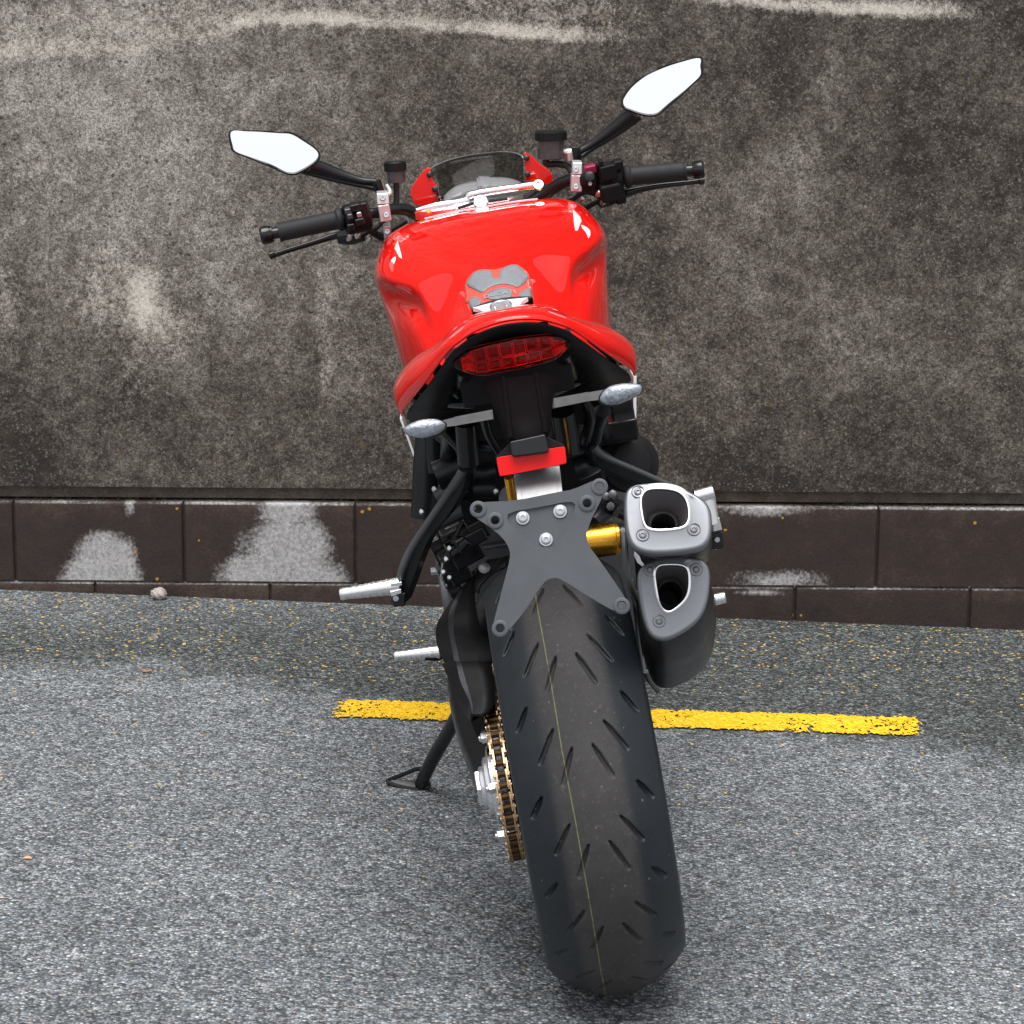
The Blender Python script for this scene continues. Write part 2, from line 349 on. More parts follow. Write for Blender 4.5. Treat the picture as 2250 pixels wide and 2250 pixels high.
# ---- tall concrete wall: one cast panel face over a recessed joint
WY = 2.206
def concrete():
    q = NT('weathered_concrete'); tc = q.n('ShaderNodeTexCoord').outputs['Object']
    tone = q.attr('tone'); lite = q.attr('lite')
    n0 = q.noise(tc, 34, 5, .62); n1 = q.noise(tc, 150, 4, .7); n2 = q.noise(tc, 420, 3, .75); blot = q.noise(tc, 60, 3, .5)
    v = q.vor(tc, 300); cv = q.sep(v.outputs['Color'])
    nb = q.noise(tc, 11, 6, .68)
    t = q.math('ADD', tone, q.math('MULTIPLY', q.math('SUBTRACT', n0, .5), .95))
    t = q.math('ADD', t, q.math('MULTIPLY', q.math('SUBTRACT', nb, .5), .9))
    t = q.math('ADD', t, q.math('MULTIPLY', q.math('SUBTRACT', n1, .5), 1.25))
    col = q.ramp(t, [(0, (.026, .0193, .0155)), (.3, (.077, .0625, .0525)), (.6, (.158, .138, .120)), (1, (.345, .318, .285))])
    grain = q.math('MULTIPLY', q.lin(n2, .28, .72, .42, 1.62), q.lin(cv.outputs[0], 0, 1, .52, 1.52))
    col = q.mix(1., col, q.n('ShaderNodeCombineXYZ', grain, grain, grain).outputs[0], 'MULTIPLY')
    # pale grains of sand showing through
    col = q.mix(q.math('MULTIPLY', q.math('GREATER_THAN', cv.outputs[1], .93), q.lin(n1, .35, .65, .05, .55)), col, (.30, .28, .24, 1))
    # small dark pits and lichen dots
    v2 = q.vor(tc, 46); c2 = q.sep(v2.outputs['Color'])
    pit = q.math('MULTIPLY', q.step(q.math('ADD', v2.outputs['Distance'], q.math('MULTIPLY', n1, .35)), .26, .42, 1, 0), q.math('GREATER_THAN', c2.outputs[0], .45))
    col = q.mix(q.math('MULTIPLY', pit, .7), col, (.035, .031, .027, 1))
    v4 = q.vor(tc, 13); c4 = q.sep(v4.outputs['Color'])
    lich = q.math('MULTIPLY', q.step(q.math('ADD', v4.outputs['Distance'], q.math('MULTIPLY', n1, .2)), .17, .26, 1, 0), q.math('GREATER_THAN', c4.outputs[1], .78))
    col = q.mix(q.math('MULTIPLY', lich, .35), col, (.15, .11, .035, 1))
    # lime bloom
    brk = q.math('ADD', q.math('MULTIPLY', q.math('SUBTRACT', n1, .5), 1.5), q.math('ADD', q.math('MULTIPLY', q.math('SUBTRACT', n2, .5), 1.3), q.math('MULTIPLY', q.math('SUBTRACT', n0, .5), 1.0)))
    le = q.math('MULTIPLY', q.step(q.math('ADD', lite, q.math('MULTIPLY', brk, .75)), .05, 1.05), q.math('MULTIPLY', q.step(lite, .02, .20), .90), None, True)
    g3 = q.math('MULTIPLY', q.lin(n2, .3, .7, .72, 1.22), q.lin(n1, .3, .7, .80, 1.15))
    col = q.mix(le, col, q.mix(1., (.70, .64, .565, 1), q.n('ShaderNodeCombineXYZ', g3, g3, g3).outputs[0], 'MULTIPLY'))
    h = q.math('ADD', q.math('MULTIPLY', n2, .8), q.math('ADD', q.math('MULTIPLY', n1, .9), q.math('MULTIPLY', pit, -.9)))
    return q.out(col, .88, h, .8, .0022)
def gauss(X, Z, c, sx, sz, rot=0.):
    dx, dz = X-c[0], Z-c[2]; ca, sa = math.cos(rot), math.sin(rot)
    a, b = dx*ca+dz*sa, -dx*sa+dz*ca
    return np.exp(-(a/sx)**2-(b/sz)**2)
xs = np.concatenate([np.linspace(-14, -2.2, 24), np.linspace(-2.15, 2.15, 431), np.linspace(2.2, 14, 24)])
zb0 = .288
zs = np.concatenate([np.linspace(zb0, 1.75, 147), np.linspace(1.85, 4.6, 12)])
X, Z = np.meshgrid(xs, zs, indexing='ij')
sm = lambda v, a, b: np.clip((v-a)/(b-a), 0, 1)**2*(3-2*np.clip((v-a)/(b-a), 0, 1))
tone = .345+.30*(fbm(X*1.6+9, Z*1.6, 21)-.5)*2+.16*(fbm(X*5, Z*5+3, 22)-.5)*2
tone += .30*sm(-X, -.1, 1.0)*sm(Z, .45, .95)-.11*sm(X, .1, .9)-.16*sm(-Z, -.62, -.30)
# slanting trowel marks
dg = fbm((X+Z*.55)*9, (Z-X*.55)*2.2, 31, 3); tone += .22*(dg-.5)
for c, sx, sz, a in [((0.7032,2.206,1.2254), .06, .12, .30), ((0.6135,2.206,1.0228), .14, .10, .16), ((0.4158,2.206,0.7067), .10, .16, .08), ((0.3329,2.206,0.5832), .05, .08, .10), ((0.8895,2.206,0.7469), .12, .12, .08), ((-0.122,2.206,1.2665), .10, .06, .15), ((-0.9873,2.206,1.0709), .25, .20, .10), ((-0.9096,2.206,0.3372), .10, .06, .18), ((-0.339,2.206,0.8473), .12, .1, -.10)]:
    tone += a*gauss(X, Z, c, sx, sz)
lite = np.zeros_like(X)
def streak(pts, above, below, amp, seed):
    global lite
    P = sorted((p[0], p[2]) for p in pts); px_, pz_ = [p[0] for p in P], [p[1] for p in P]
    zc = np.interp(X, px_, pz_)+.012*(fbm(X*22, X*0, seed)-.5)
    fade = sm(X, px_[0]-.05, px_[0]+.25)*(1-sm(X, px_[-1]-.25, px_[-1]+.05))
    d = Z-zc; prof = np.where(d < 0, np.exp(-(d/below)**2), np.exp(-(d/above)**2))
    lite = np.maximum(lite, amp*prof*fade*(.55+.9*fbm(X*7, Z*9, seed+1)))
streak([(-0.8616,2.206,1.294), (-0.706,2.206,1.3209), (-0.5983,2.206,1.3544), (-0.4435,2.206,1.3602), (-0.3246,2.206,1.354), (-0.1341,2.206,1.3437), (0.0088,2.206,1.3331), (0.128,2.206,1.3246), (0.3186,2.206,1.3236)], .030, .010, .80, 41)
streak([(-1.4602,2.206,1.2451), (-1.2804,2.206,1.2605), (-1.0886,2.206,1.283), (-0.8616,2.206,1.294), (-0.6822,2.206,1.3211), (-0.5388,2.206,1.3513)], .050, .016, .50, 43)
streak([(-1.3372,2.206,1.328), (-0.9196,2.206,1.3544), (-0.5859,2.206,1.3918), (-0.0867,2.206,1.3895), (0.3295,2.206,1.3751)], .09, .05, .32, 45)
streak([(0.3167,2.206,1.4262), (0.5071,2.206,1.4066), (0.6261,2.206,1.3981), (0.7689,2.206,1.3922), (0.8998,2.206,1.3885), (1.1021,2.206,1.3829)], .022, .011, .95, 51)
for c, sx, sz, a, r in [((-0.8534,2.206,0.728), .040, .090, .60, .15), ((-0.816,2.206,0.6609), .07, .06, .42, 0), ((-0.905,2.206,0.7581), .09, .10, .30, 0), ((-0.8782,2.206,0.6112), .06, .14, .16, 0), ((-1.079,2.206,1.0225), .10, .05, .16, 0), ((-1.1796,2.206,0.7317), .05, .12, .20, 0)]:
    lite = np.maximum(lite, 1.25*a*gauss(X, Z, c, sx*1.25, sz*1.2, r)*(.5+fbm(X*16, Z*16, 61)))
# the ghost of a formwork edge
e0, e1 = (-0.4569,2.206,0.8161), (-0.4419,2.206,0.4409)
ex = np.interp(Z, [e1[2], e0[2]], [e1[0], e0[0]])
vert = sm(Z, e1[2]-.05, e1[2]+.12)*(1-sm(Z, e0[2]-.02, e0[2]+.03))
lite = np.maximum(lite, np.where(X > ex-.004, .34*np.exp(-np.clip(X-ex, 0, 9)/.05), 0)*vert*(.4+fbm(X*25, Z*25, 63)))
tone += np.where(X > ex, .13*np.exp(-np.clip(X-ex, 0, 9)/.16), -.07*np.exp(-np.clip(ex-X, 0, 9)/.05))*vert
V3 = np.stack([X, WY+.004+.0*X, Z], -1)
g = G().grid(V3)
nfront = len(g.v)
b0 = WY+.004
g.add([(-14, b0, zb0), (14, b0, zb0), (14, b0+.26, zb0), (-14, b0+.26, zb0), (-14, b0, 4.6), (14, b0, 4.6), (14, b0+.26, 4.6), (-14, b0+.26, 4.6)], [(0, 1, 2, 3), (4, 7, 6, 5), (2, 6, 7, 3), (0, 3, 7, 4), (1, 5, 6, 2)])
me = bpy.data.meshes.new('concrete_wall'); me.from_pydata(g.v, [], g.f)
conc = concrete(); me.materials.append(conc)
for nm, arr in (('tone', tone), ('lite', lite)):
    at = me.attributes.new(nm, 'FLOAT', 'POINT'); vals = np.full(len(g.v), .3 if nm == 'tone' else 0., np.float32); vals[:nfront] = arr.reshape(-1)
    at.data.foreach_set('value', vals)
wall = finish('concrete_wall', me, None, smooth=False)
tag(wall, 'tall weathered brown grey concrete wall with pale lime streaks behind the motorcycle', 'wall')

# ---- recessed joint under the panel and the course of dark blocks below it
def block_mat():
    q = NT('dark_block'); tc = q.n('ShaderNodeTexCoord').outputs['Object']; lite = q.attr('lite'); tone = q.attr('tone')
    n1 = q.noise(tc, 120, 4, .7); n2 = q.noise(tc, 420, 3, .75); n0 = q.noise(tc, 22, 5, .62)
    t = q.math('ADD', tone, q.math('ADD', q.math('MULTIPLY', q.math('SUBTRACT', n0, .5), .6), q.math('MULTIPLY', q.math('SUBTRACT', n1, .5), .5)))
    col = q.ramp(t, [(0, (.013, .0078, .0065)), (.4, (.036, .0210, .0168)), (.75, (.084, .061, .048)), (1, (.165, .14, .115))])
    g_ = q.lin(n2, .28, .72, .55, 1.5)
    col = q.mix(1., col, q.n('ShaderNodeCombineXYZ', g_, g_, g_).outputs[0], 'MULTIPLY')
    le = q.math('MULTIPLY', q.step(q.math('ADD', lite, q.math('MULTIPLY', q.math('SUBTRACT', n1, .5), .55)), .20, .66), q.lin(n2, .3, .7, .66, 1.05), None, True)
    col = q.mix(le, col, q.mix(q.lin(n1, .35, .65), (.30, .295, .30, 1), (.58, .57, .57, 1)))
    yl = q.vor(tc, 60); cy = q.sep(yl.outputs['Color'])
    fl = q.math('MULTIPLY', q.math('GREATER_THAN', cy.outputs[0], .985), q.math('LESS_THAN', yl.outputs['Distance'], .25))
    col = q.mix(q.math('MULTIPLY', fl, .8), col, (.55, .28, .03, 1))
    return q.out(col, .75, q.math('ADD', n2, n1), .6, .0016)
bmat = block_mat()
rec = G().box((0, WY+.098, .2715), (28, .14, .026)).obj('joint_strip', None or bmat, smooth=False)
me = rec.data
for nm in ('tone', 'lite'):
    at = me.attributes.new(nm, 'FLOAT', 'POINT'); at.data.foreach_set('value', np.full(len(me.vertices), .85 if nm == 'tone' else 0., np.float32))
rec.parent = wall
def block_course(name, x0s, zt, zb, label, seed, stains):
    """blocks with rounded arrises and thin recessed mortar joints, one mesh"""
    vs = []; fs = []; tn = []; lt = []
    for bi, (xa, xb) in enumerate(x0s):
        xa += .0022; xb -= .0022
        near = abs(xa) < 1.7
        nu = 60 if near else 4; nv = max(int((zt-zb)/.0066), 4) if near else 4
        r = .006
        u = np.concatenate([[0, .25, .6], np.linspace(1, nu-1, nu-1), [nu-.6, nu-.25, nu]])/nu
        v = np.concatenate([np.linspace(0, nv-1, nv), [nv-.6, nv-.25, nv]])/nv
        U, Vv = np.meshgrid(xa+(xb-xa)*u, zb+(zt-zb)*v, indexing='ij')
        dd = np.minimum(np.minimum(U-xa, xb-U), zt-Vv); k = np.clip(1-dd/r, 0, 1)
        Yb = WY+r*(1-np.sqrt(np.clip(1-k*k, 0, 1)))*1.0+.0016*(fbm(U*30, Vv*30, seed+bi)-.5)
        o = len(vs); nU, nV = U.shape
        base_t = .28+.16*(RNG.rand()-.5)
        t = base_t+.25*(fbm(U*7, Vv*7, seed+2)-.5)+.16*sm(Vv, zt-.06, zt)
        L = np.zeros_like(U)
        for c, sx, sz, a, sd_ in stains:
            dx = (U-c[0])/sx; dz = (Vv-c[2])/sz
            L = np.maximum(L, a*(1-np.clip((np.abs(dx)**2.2+np.abs(dz)**2.2)**.6, 0, 1.6)/1.05+.40*(fbm(U*20, Vv*20, sd_)-.5)))
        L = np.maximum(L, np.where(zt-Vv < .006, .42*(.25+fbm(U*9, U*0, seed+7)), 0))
        for i in range(nU):
            for j in range(nV): vs.append((U[i, j], Yb[i, j], Vv[i, j]))
        tn += list(t.reshape(-1)); lt += list(L.reshape(-1))
        for i in range(nU-1):
            for j in range(nV-1): a = o+i*nV+j; fs.append((a, a+nV, a+nV+1, a+1))
        # top ledge and end returns
        o2 = len(vs); ledge = WY+.075
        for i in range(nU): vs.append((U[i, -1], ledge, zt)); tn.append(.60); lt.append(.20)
        for i in range(nU-1): fs.append((o+i*nV+nV-1, o+(i+1)*nV+nV-1, o2+i+1, o2+i))
        for i, xx in ((0, xa), (nU-1, xb)):
            o3 = len(vs)
            for j in range(nV): vs.append((xx, WY+.02, Vv[i, j])); tn.append(.1); lt.append(0)
            for j in range(nV-1): a = o+i*nV+j; fs.append((a, a+1, o3+j+1, o3+j) if i == 0 else (a, o3+j, o3+j+1, a+1))
    # mortar bed behind
    o = len(vs); xA, xB = x0s[0][0], x0s[-1][1]
    vs += [(xA, WY+.009, zb), (xB, WY+.009, zb), (xB, WY+.009, zt-.004), (xA, WY+.009, zt-.004)]; fs.append((o, o+1, o+2, o+3)); tn += [.42]*4; lt += [0]*4
    me = bpy.data.meshes.new(name); me.from_pydata(vs, [], fs); me.materials.append(bmat)
    for nm, arr in (('tone', tn), ('lite', lt)):
        at = me.attributes.new(nm, 'FLOAT', 'POINT'); at.data.foreach_set('value', np.array(arr, np.float32))
    ob = finish(name, me, None, smooth=True, ang=50)
    tag(ob, label, 'block course'); return ob
xsb = [(-1.166+.4*k, -1.166+.4*(k+1)) for k in range(-6, 0)]+[(-1.166, -.769), (-.769, -.367), (-.367, .04), (.04, .45), (.45, .857)]+[(.857+.4*k, .857+.4*(k+1)) for k in range(0, 7)]
stU = [((-0.9661,2.206,0.073), .125, .085, 1.15, 71), ((-0.9546,2.206,0.128), .095, .072, 1.05, 72), ((-0.536,2.206,0.0801), .190, .085, 1.2, 73), ((-0.5227,2.206,0.1504), .135, .085, 1.1, 74), ((-0.5218,2.206,0.2329), .095, .055, .95, 75),
       ((0.5872,2.206,0.245), .17, .026, .62, 76), ((0.6293,2.206,0.0748), .17, .042, .62, 77), ((-0.8934,2.206,0.2428), .02, .035, .6, 79)]
upper = block_course('block_course', xsb, .2525, .0645, 'upper course of dark brown masonry blocks with grey worn patches under the wall', 80, stU)
xl = [(.668+.412*k, .668+.412*(k+1)) for k in range(-8, 8)]
lower = block_course('block_course', xl, .0600, -.32, 'lower course of dark masonry blocks half buried at the edge of the asphalt', 90, [((0.5927,2.206,0.0463), .10, .012, .6, 78)])

# pebble on the asphalt against the blocks
bm = bmesh.new(); bmesh.ops.create_icosphere(bm, subdivisions=4, radius=1)
for v in bm.verts:
    n_ = 1+.10*math.sin(3.1*v.co.x+1)+.09*math.sin(4.3*v.co.y+2*v.co.z)+.05*math.sin(9*v.co.x+7*v.co.z)
    v.co = Vector((v.co.x*.0205*n_, v.co.y*.015*n_, v.co.z*.0135*n_))
me = bpy.data.meshes.new('pebble'); bm.to_mesh(me); bm.free()
me.materials.append(mat('pebble_stone', (.36, .315, .29), .8, var=.3, vscale=160, bump=(300, .5, .001)))
peb = finish('pebble', me, None); peb.location = (-.826, 2.176, gz(-.826, 0)+.0125); peb.rotation_euler = (0, .1, .25)
tag(peb, 'small pale rounded stone lying on the asphalt against the dark blocks', 'stone')

# two crumbs lying on the asphalt
for p, dims, rot, c_, lab in [((-0.7623,1.5418,0.0253), (.012, .004, .0022), .5, (.34, .17, .06), 'tiny curled brown leaf scrap lying on the asphalt left of the motorcycle'), ((-0.7886,0.3996,0.0262), (.0065, .004, .0025), -.1, (.62, .36, .24), 'tiny pale orange chip on the asphalt near the left edge')]:
    bm = bmesh.new(); bmesh.ops.create_icosphere(bm, subdivisions=3, radius=1)
    for v in bm.verts:
        k = 1+.22*math.sin(2.3*v.co.x+3*v.co.y+p[0]*40)+.12*math.sin(6*v.co.y-4*v.co.x)
        v.co = Vector((v.co.x*dims[0]*k, v.co.y*dims[1]*k, v.co.z*dims[2]+.003*abs(v.co.x)**2*(dims[0] > .01)))
    me = bpy.data.meshes.new('scrap'); bm.to_mesh(me); bm.free(); me.materials.append(mat('scrap', c_, .75, var=.35, vscale=300))
    o = finish('leaf_scrap' if dims[0] > .01 else 'stone_chip', me, None); o.location = (p[0], p[1], gz(p[0], p[1])+dims[2]); o.rotation_euler = (0, .05, rot)
    tag(o, lab, 'leaf scrap' if dims[0] > .01 else 'stone chip')

# moss and tiny weeds rooted on the ledge of the joint
g = G(); mm_ = mat('moss', (.045, .06, .02), .9, var=.5, vscale=300)
for c, nb, sp in [((0.8127,2.206,0.2783), 70, .022), ((0.7349,2.206,0.274), 25, .03), ((0.8958,2.206,0.2739), 30, .03), ((-1.122,2.206,0.2601), 40, .05), ((-0.9177,2.206,0.2591), 50, .06), ((-0.7071,2.206,0.2632), 26, .05), ((-0.3419,2.206,0.2646), 30, .05), ((1.0568,2.206,0.27), 26, .05)]:
    for _ in range(nb):
        x = c[0]+RNG.normal()*sp; y = WY+RNG.uniform(.012, .042); hh = RNG.uniform(.004, .013); a = RNG.uniform(0, 6.28); r = RNG.uniform(.0015, .003)
        lean = RNG.normal(size=2)*.005
        g.add([(x-math.cos(a)*r, y-math.sin(a)*r, .2525), (x+math.cos(a)*r, y+math.sin(a)*r, .2525), (x+lean[0], y+lean[1]-.003, .2525+hh)], [(0, 1, 2)])
ob = g.obj('moss', mm_, smooth=False); tag(ob, 'tiny tufts of moss and weeds growing in the joint above the dark blocks', 'moss', kind='stuff')

# ================================================================ motorcycle (leans on its stand; bike frame: x right, y forward, z up, origin at rear tyre contact)
bike = bpy.data.objects.new('motorcycle', None); COL.objects.link(bike)
bike.matrix_world = Matrix(((0.983816,-0.036239,-0.175478,0.16418),(0.035676,0.999343,-0.006363,0.00000),(0.175593,0.000000,0.984463,-0.00545),(0,0,0,1)))
tag(bike, 'red and black naked motorcycle leaning on its side stand, seen from behind', 'motorcycle')

# ---------------------------------------------------------------- wheels
def tyre_mat():
    q = NT('tyre_rubber'); tc = q.n('ShaderNodeTexCoord').outputs['Object']; xyz = q.sep(tc); x = xyz.outputs[0]
    n1 = q.noise(tc, 26, 5, .65); n2 = q.noise(tc, 500, 3, .7); n3 = q.noise(tc, 130, 4, .7)
    centre = q.step(q.math('ADD', q.math('ABSOLUTE', x), q.math('MULTIPLY', q.math('SUBTRACT', n1, .5), .012)), .040, .058, 1, 0)
    col = q.mix(centre, (.0085, .0125, .0170, 1), (.038, .0352, .0356, 1))      # scuffed, dusty centre band; clean shoulders
    dust = q.lin(n1, .3, .7, .78, 1.22)
    col = q.mix(1., col, q.n('ShaderNodeCombineXYZ', dust, dust, dust).outputs[0], 'MULTIPLY')
    col = q.mix(q.math('MULTIPLY', q.math('MULTIPLY', q.step(n3, .54, .70), q.lin(centre, 0, 1, .12, 1)), .60), col, (.085, .078, .074, 1))
    v = q.vor(tc, 120); cv = q.sep(v.outputs['Color'])
    sp = q.math('MULTIPLY', q.math('GREATER_THAN', cv.outputs[0], .91), q.math('LESS_THAN', v.outputs['Distance'], q.lin(cv.outputs[1], 0, 1, .08, .24)))
    col = q.mix(q.math('MULTIPLY', sp, .6), col, (.16, .14, .12, 1))
    d = q.math('ABSOLUTE', q.math('ADD', x, q.math('ADD', .0262, q.math('MULTIPLY', q.math('SUBTRACT', q.noise(tc, 9, 2), .5), .004))))
    ln = q.math('MULTIPLY', q.step(d, .0005, .0010, 1, 0), q.step(n3, .30, .50))
    col = q.mix(q.math('MULTIPLY', ln, .60), col, (.26, .26, .09, 1))
    return q.out(col, q.math('ADD', q.lin(centre, 0, 1, .46, .66), q.math('MULTIPLY', q.math('SUBTRACT', n1, .5), .18)), q.math('ADD', n2, q.math('MULTIPLY', n3, .8)), .35, .0009)
TYRE = tyre_mat()
def tyre_mesh(name, R0, hw, drop, axle_y, axle_z, parent, fine, rim_r, rim_hw):
    def crown(x): return R0-drop*(np.minimum(np.abs(x), hw)/hw)**2.1
    xs = np.linspace(-hw*.95, hw*.95, 150 if fine else 40)
    re_ = float(crown(np.array(hw*.95)))
    side = [(hw*.978, re_-.0042), (hw*.995, re_-.0095), (hw*1.002, re_-.0155), (hw*1.0, re_-.024), (hw*.93, rim_r+.020), (rim_hw+.004, rim_r+.004), (rim_hw-.006, rim_r-.004)]
    prof = [(-a, b, 0) for a, b in side[::-1]]+[(x, float(crown(x)), 1) for x in xs]+[(a, b, 0) for a, b in side]
    px_ = np.array([p[0] for p in prof]); pr = np.array([p[1] for p in prof]); tread = np.array([p[2] for p in prof])
    if fine: th = np.concatenate([np.radians(np.arange(-62, 100, .27)), np.radians(np.arange(100, 298, 3))])
    else: th = np.radians(np.arange(0, 360, 3))
    TH, PX = np.meshgrid(th, px_, indexing='ij'); PR = np.broadcast_to(pr, TH.shape).copy()
    if fine:
        dep = np.zeros_like(TH); per = math.radians(23.05)
        for (xa, aa, xb, ab, wd) in [(.0140, 0.3, .0330, -7.6, .0037), (.0345, 5.6, .0580, -1.6, .0038), (.0645, 12.9, .0802, 8.0, .0040)]:
            for sgn in (-1, 1):
                for k in range(-4, 6):
                    if sgn < 0 and False: continue
                    jit = .0
                    t0, t1 = math.radians(aa)+k*per, math.radians(ab)+k*per
                    if not (-62 < math.degrees(t1) and math.degrees(t0) < 99): continue
                    ax, ay, bx, by = sgn*xa, t0*R0, sgn*xb, t1*R0
                    X_, Y_ = PX-ax, TH*R0-ay; L2 = (bx-ax)**2+(by-ay)**2
                    u = np.clip((X_*(bx-ax)+Y_*(by-ay))/L2, 0, 1)
                    dist = np.hypot(X_-u*(bx-ax), Y_-u*(by-ay)); wloc = wd*(.45+.55*np.clip(u*3.5, 0, 1))
                    dep = np.maximum(dep, .0075*np.clip(1.25*(1-(dist/wloc)**2), 0, 1)*(1-.55*u**4))
        PR = PR-dep*tread[None, :]
    P = np.stack([PX, axle_y-PR*np.cos(TH), axle_z+PR*np.sin(TH)], -1)
    return G().grid(P, closeu=True).obj(name, TYRE, parent, ang=70)
def rim(name, axle_y, axle_z, r, hw, spokes, hub_hw):
    g = G(); c = (0, axle_y, axle_z)
    g.lathe([(-hw, r+.006), (-hw, r-.006), (-hw+.012, r-.014), (-hw+.03, r-.03), (hw-.03, r-.03), (hw-.012, r-.014), (hw, r-.006), (hw, r+.006), (hw-.01, r), (hw-.03, r-.02), (-hw+.03, r-.02), (-hw+.01, r), (-hw, r+.006)], c, (1, 0, 0), 72, cap=False)
    g.lathe([(-hub_hw, .03), (-hub_hw, .055), (hub_hw, .055), (hub_hw, .03)], c, (1, 0, 0), 32)
    for k in range(spokes):
        a = 2*math.pi*k/spokes
        for da in (-.09, .09):
            d0, d1 = A((0, math.cos(a), math.sin(a))), A((0, math.cos(a+da), math.sin(a+da)))
            g.tube([A(c)+d0*.045, A(c)+d1*(r-.024)], [.014, .010], 10, 0)
    return g.obj(name, M['gloss'], bike, ang=40)
rw = rim('rear_wheel', 0, .326, .216, .082, 5, .07)
rt = tyre_mesh('tyre', .326, .1, .052, 0, .326, rw, True, .216, .082)
fw_ = rim('front_wheel', 1.511, .30, .216, .048, 5, .05)
tyre_mesh('tyre', .300, .060, .028, 1.511, .300, fw_, False, .216, .048)
g = G()
for s in (-1, 1): g.lathe([(s*.066-.0025, .105), (s*.066-.0025, .165), (s*.066+.0025, .165), (s*.066+.0025, .105)], (0, 1.511, .30), (1, 0, 0), 48)
g.obj('brake_disc', M['steel'], fw_)

# ---------------------------------------------------------------- final drive, seen on the left of the tyre
cx = -.1165; R_CH = .1085
g = G(); th = np.linspace(0, 2*math.pi, 42*6, endpoint=False)
rr = R_CH-.0035+.0042*np.cos(th*42); 
ring = lambda x, r: np.stack([np.full_like(th, x), -r*np.cos(th), .326+r*np.sin(th)], -1)
g.grid([ring(cx-.004, rr*.72), ring(cx-.004, rr), ring(cx+.004, rr), ring(cx+.004, rr*.72)], closev=True)
for k in range(6):
    a = 2*math.pi*k/6; d = A((0, math.cos(a), math.sin(a)))
    g.tube([A((cx, 0, .326))+d*.03, A((cx, 0, .326))+d*.082], [.016, .011], 10, 0)
spr = g.obj('sprocket', M['steel'], bike, ang=40)
g = G()
g.lathe([(0, .058), (-.010, .058), (-.012, .054), (-.012, .044), (-.018, .042), (-.020, .038), (-.020, .032), (-.026, .030), (-.028, .026), (-.028, .016), (-.022, .014)], (cx-.008, 0, .326), (1, 0, 0), 40)
g.lathe([(-.026, .029), (-.036, .029), (-.037, .027), (-.037, .016)], (cx-.004, 0, .326), (1, 0, 0), 6)
g.obj('hub_nut', M['alu'], spr, ang=30, bevel=.0012)
for k in range(6):
    a = 2*math.pi*(k+.25)/6; p = A((cx-.004, -.082*math.cos(a), .326+.082*math.sin(a)))
    b = G().lathe([(0, .0125), (-.006, .0125), (-.006, .0085), (-.017, .0085), (-.018, .007)], p, (1, 0, 0), 6)
    b.lathe([(-.017, .005), (-.021, .0048)], p, (1, 0, 0), 12); b.obj('bolt', M['steel'], spr, ang=30)
# chain: inner and outer link pairs, rollers, pins, round the sprocket and forward to the gearbox
g = G(); pitch = .015875
path = []; 
n_arc = 24
da = pitch/R_CH
a = math.radians(92)
while a > math.radians(-98): path.append((-R_CH*math.cos(a), .326+R_CH*math.sin(a))); a -= da
pt = path[0]; tgt = (.60, .455); L = math.hypot(tgt[0]-pt[0], tgt[1]-pt[1]); n_ = int(L/pitch)
top = [(pt[0]+(tgt[0]-pt[0])*k*pitch/L, pt[1]+(tgt[1]-pt[1])*k*pitch/L) for k in range(n_, 0, -1)]
pb = path[-1]; tgb = (.60, .385); L = math.hypot(tgb[0]-pb[0], tgb[1]-pb[1]); n_ = int(L/pitch)
bot = [(pb[0]+(tgb[0]-pb[0])*k*pitch/L, pb[1]+(tgb[1]-pb[1])*k*pitch/L) for k in range(1, n_)]
path = top+path+bot
for i in range(len(path)-1):
    p, q_ = A((cx, *path[i])), A((cx, *path[i+1])); m_ = (p+q_)/2; d = nrm(q_-p); up_ = np.cross(d, (1, 0, 0))
    outer = i % 2 == 0
    for s in (-1, 1):
        for xo in ((.0098,) if outer else (.0070,)):
            c = m_+A((s*xo, 0, 0)); hl = pitch*.5; pts = []
            for k in range(12):
                t = 2*math.pi*k/12; rad = .0072; e = hl if math.cos(t) > 0 else -hl
                wz = rad*math.sin(t)*(1 if abs(math.cos(t)) > .5 else .82)
                pts.append(c+d*(e+rad*math.cos(t))+up_*wz)
            g.prism([P_-A((.0011, 0, 0)) for P_ in pts], (.0022, 0, 0), 0)
    g.lathe([(-.0066, .0052), (.0066, .0052)], p, (1, 0, 0), 10, 1)
    g.lathe([(-.0122, .0028), (.0122, .0028)], p, (1, 0, 0), 8, 0)
g.obj('chain', [M['chain'], M['chaindk']], bike, ang=35)

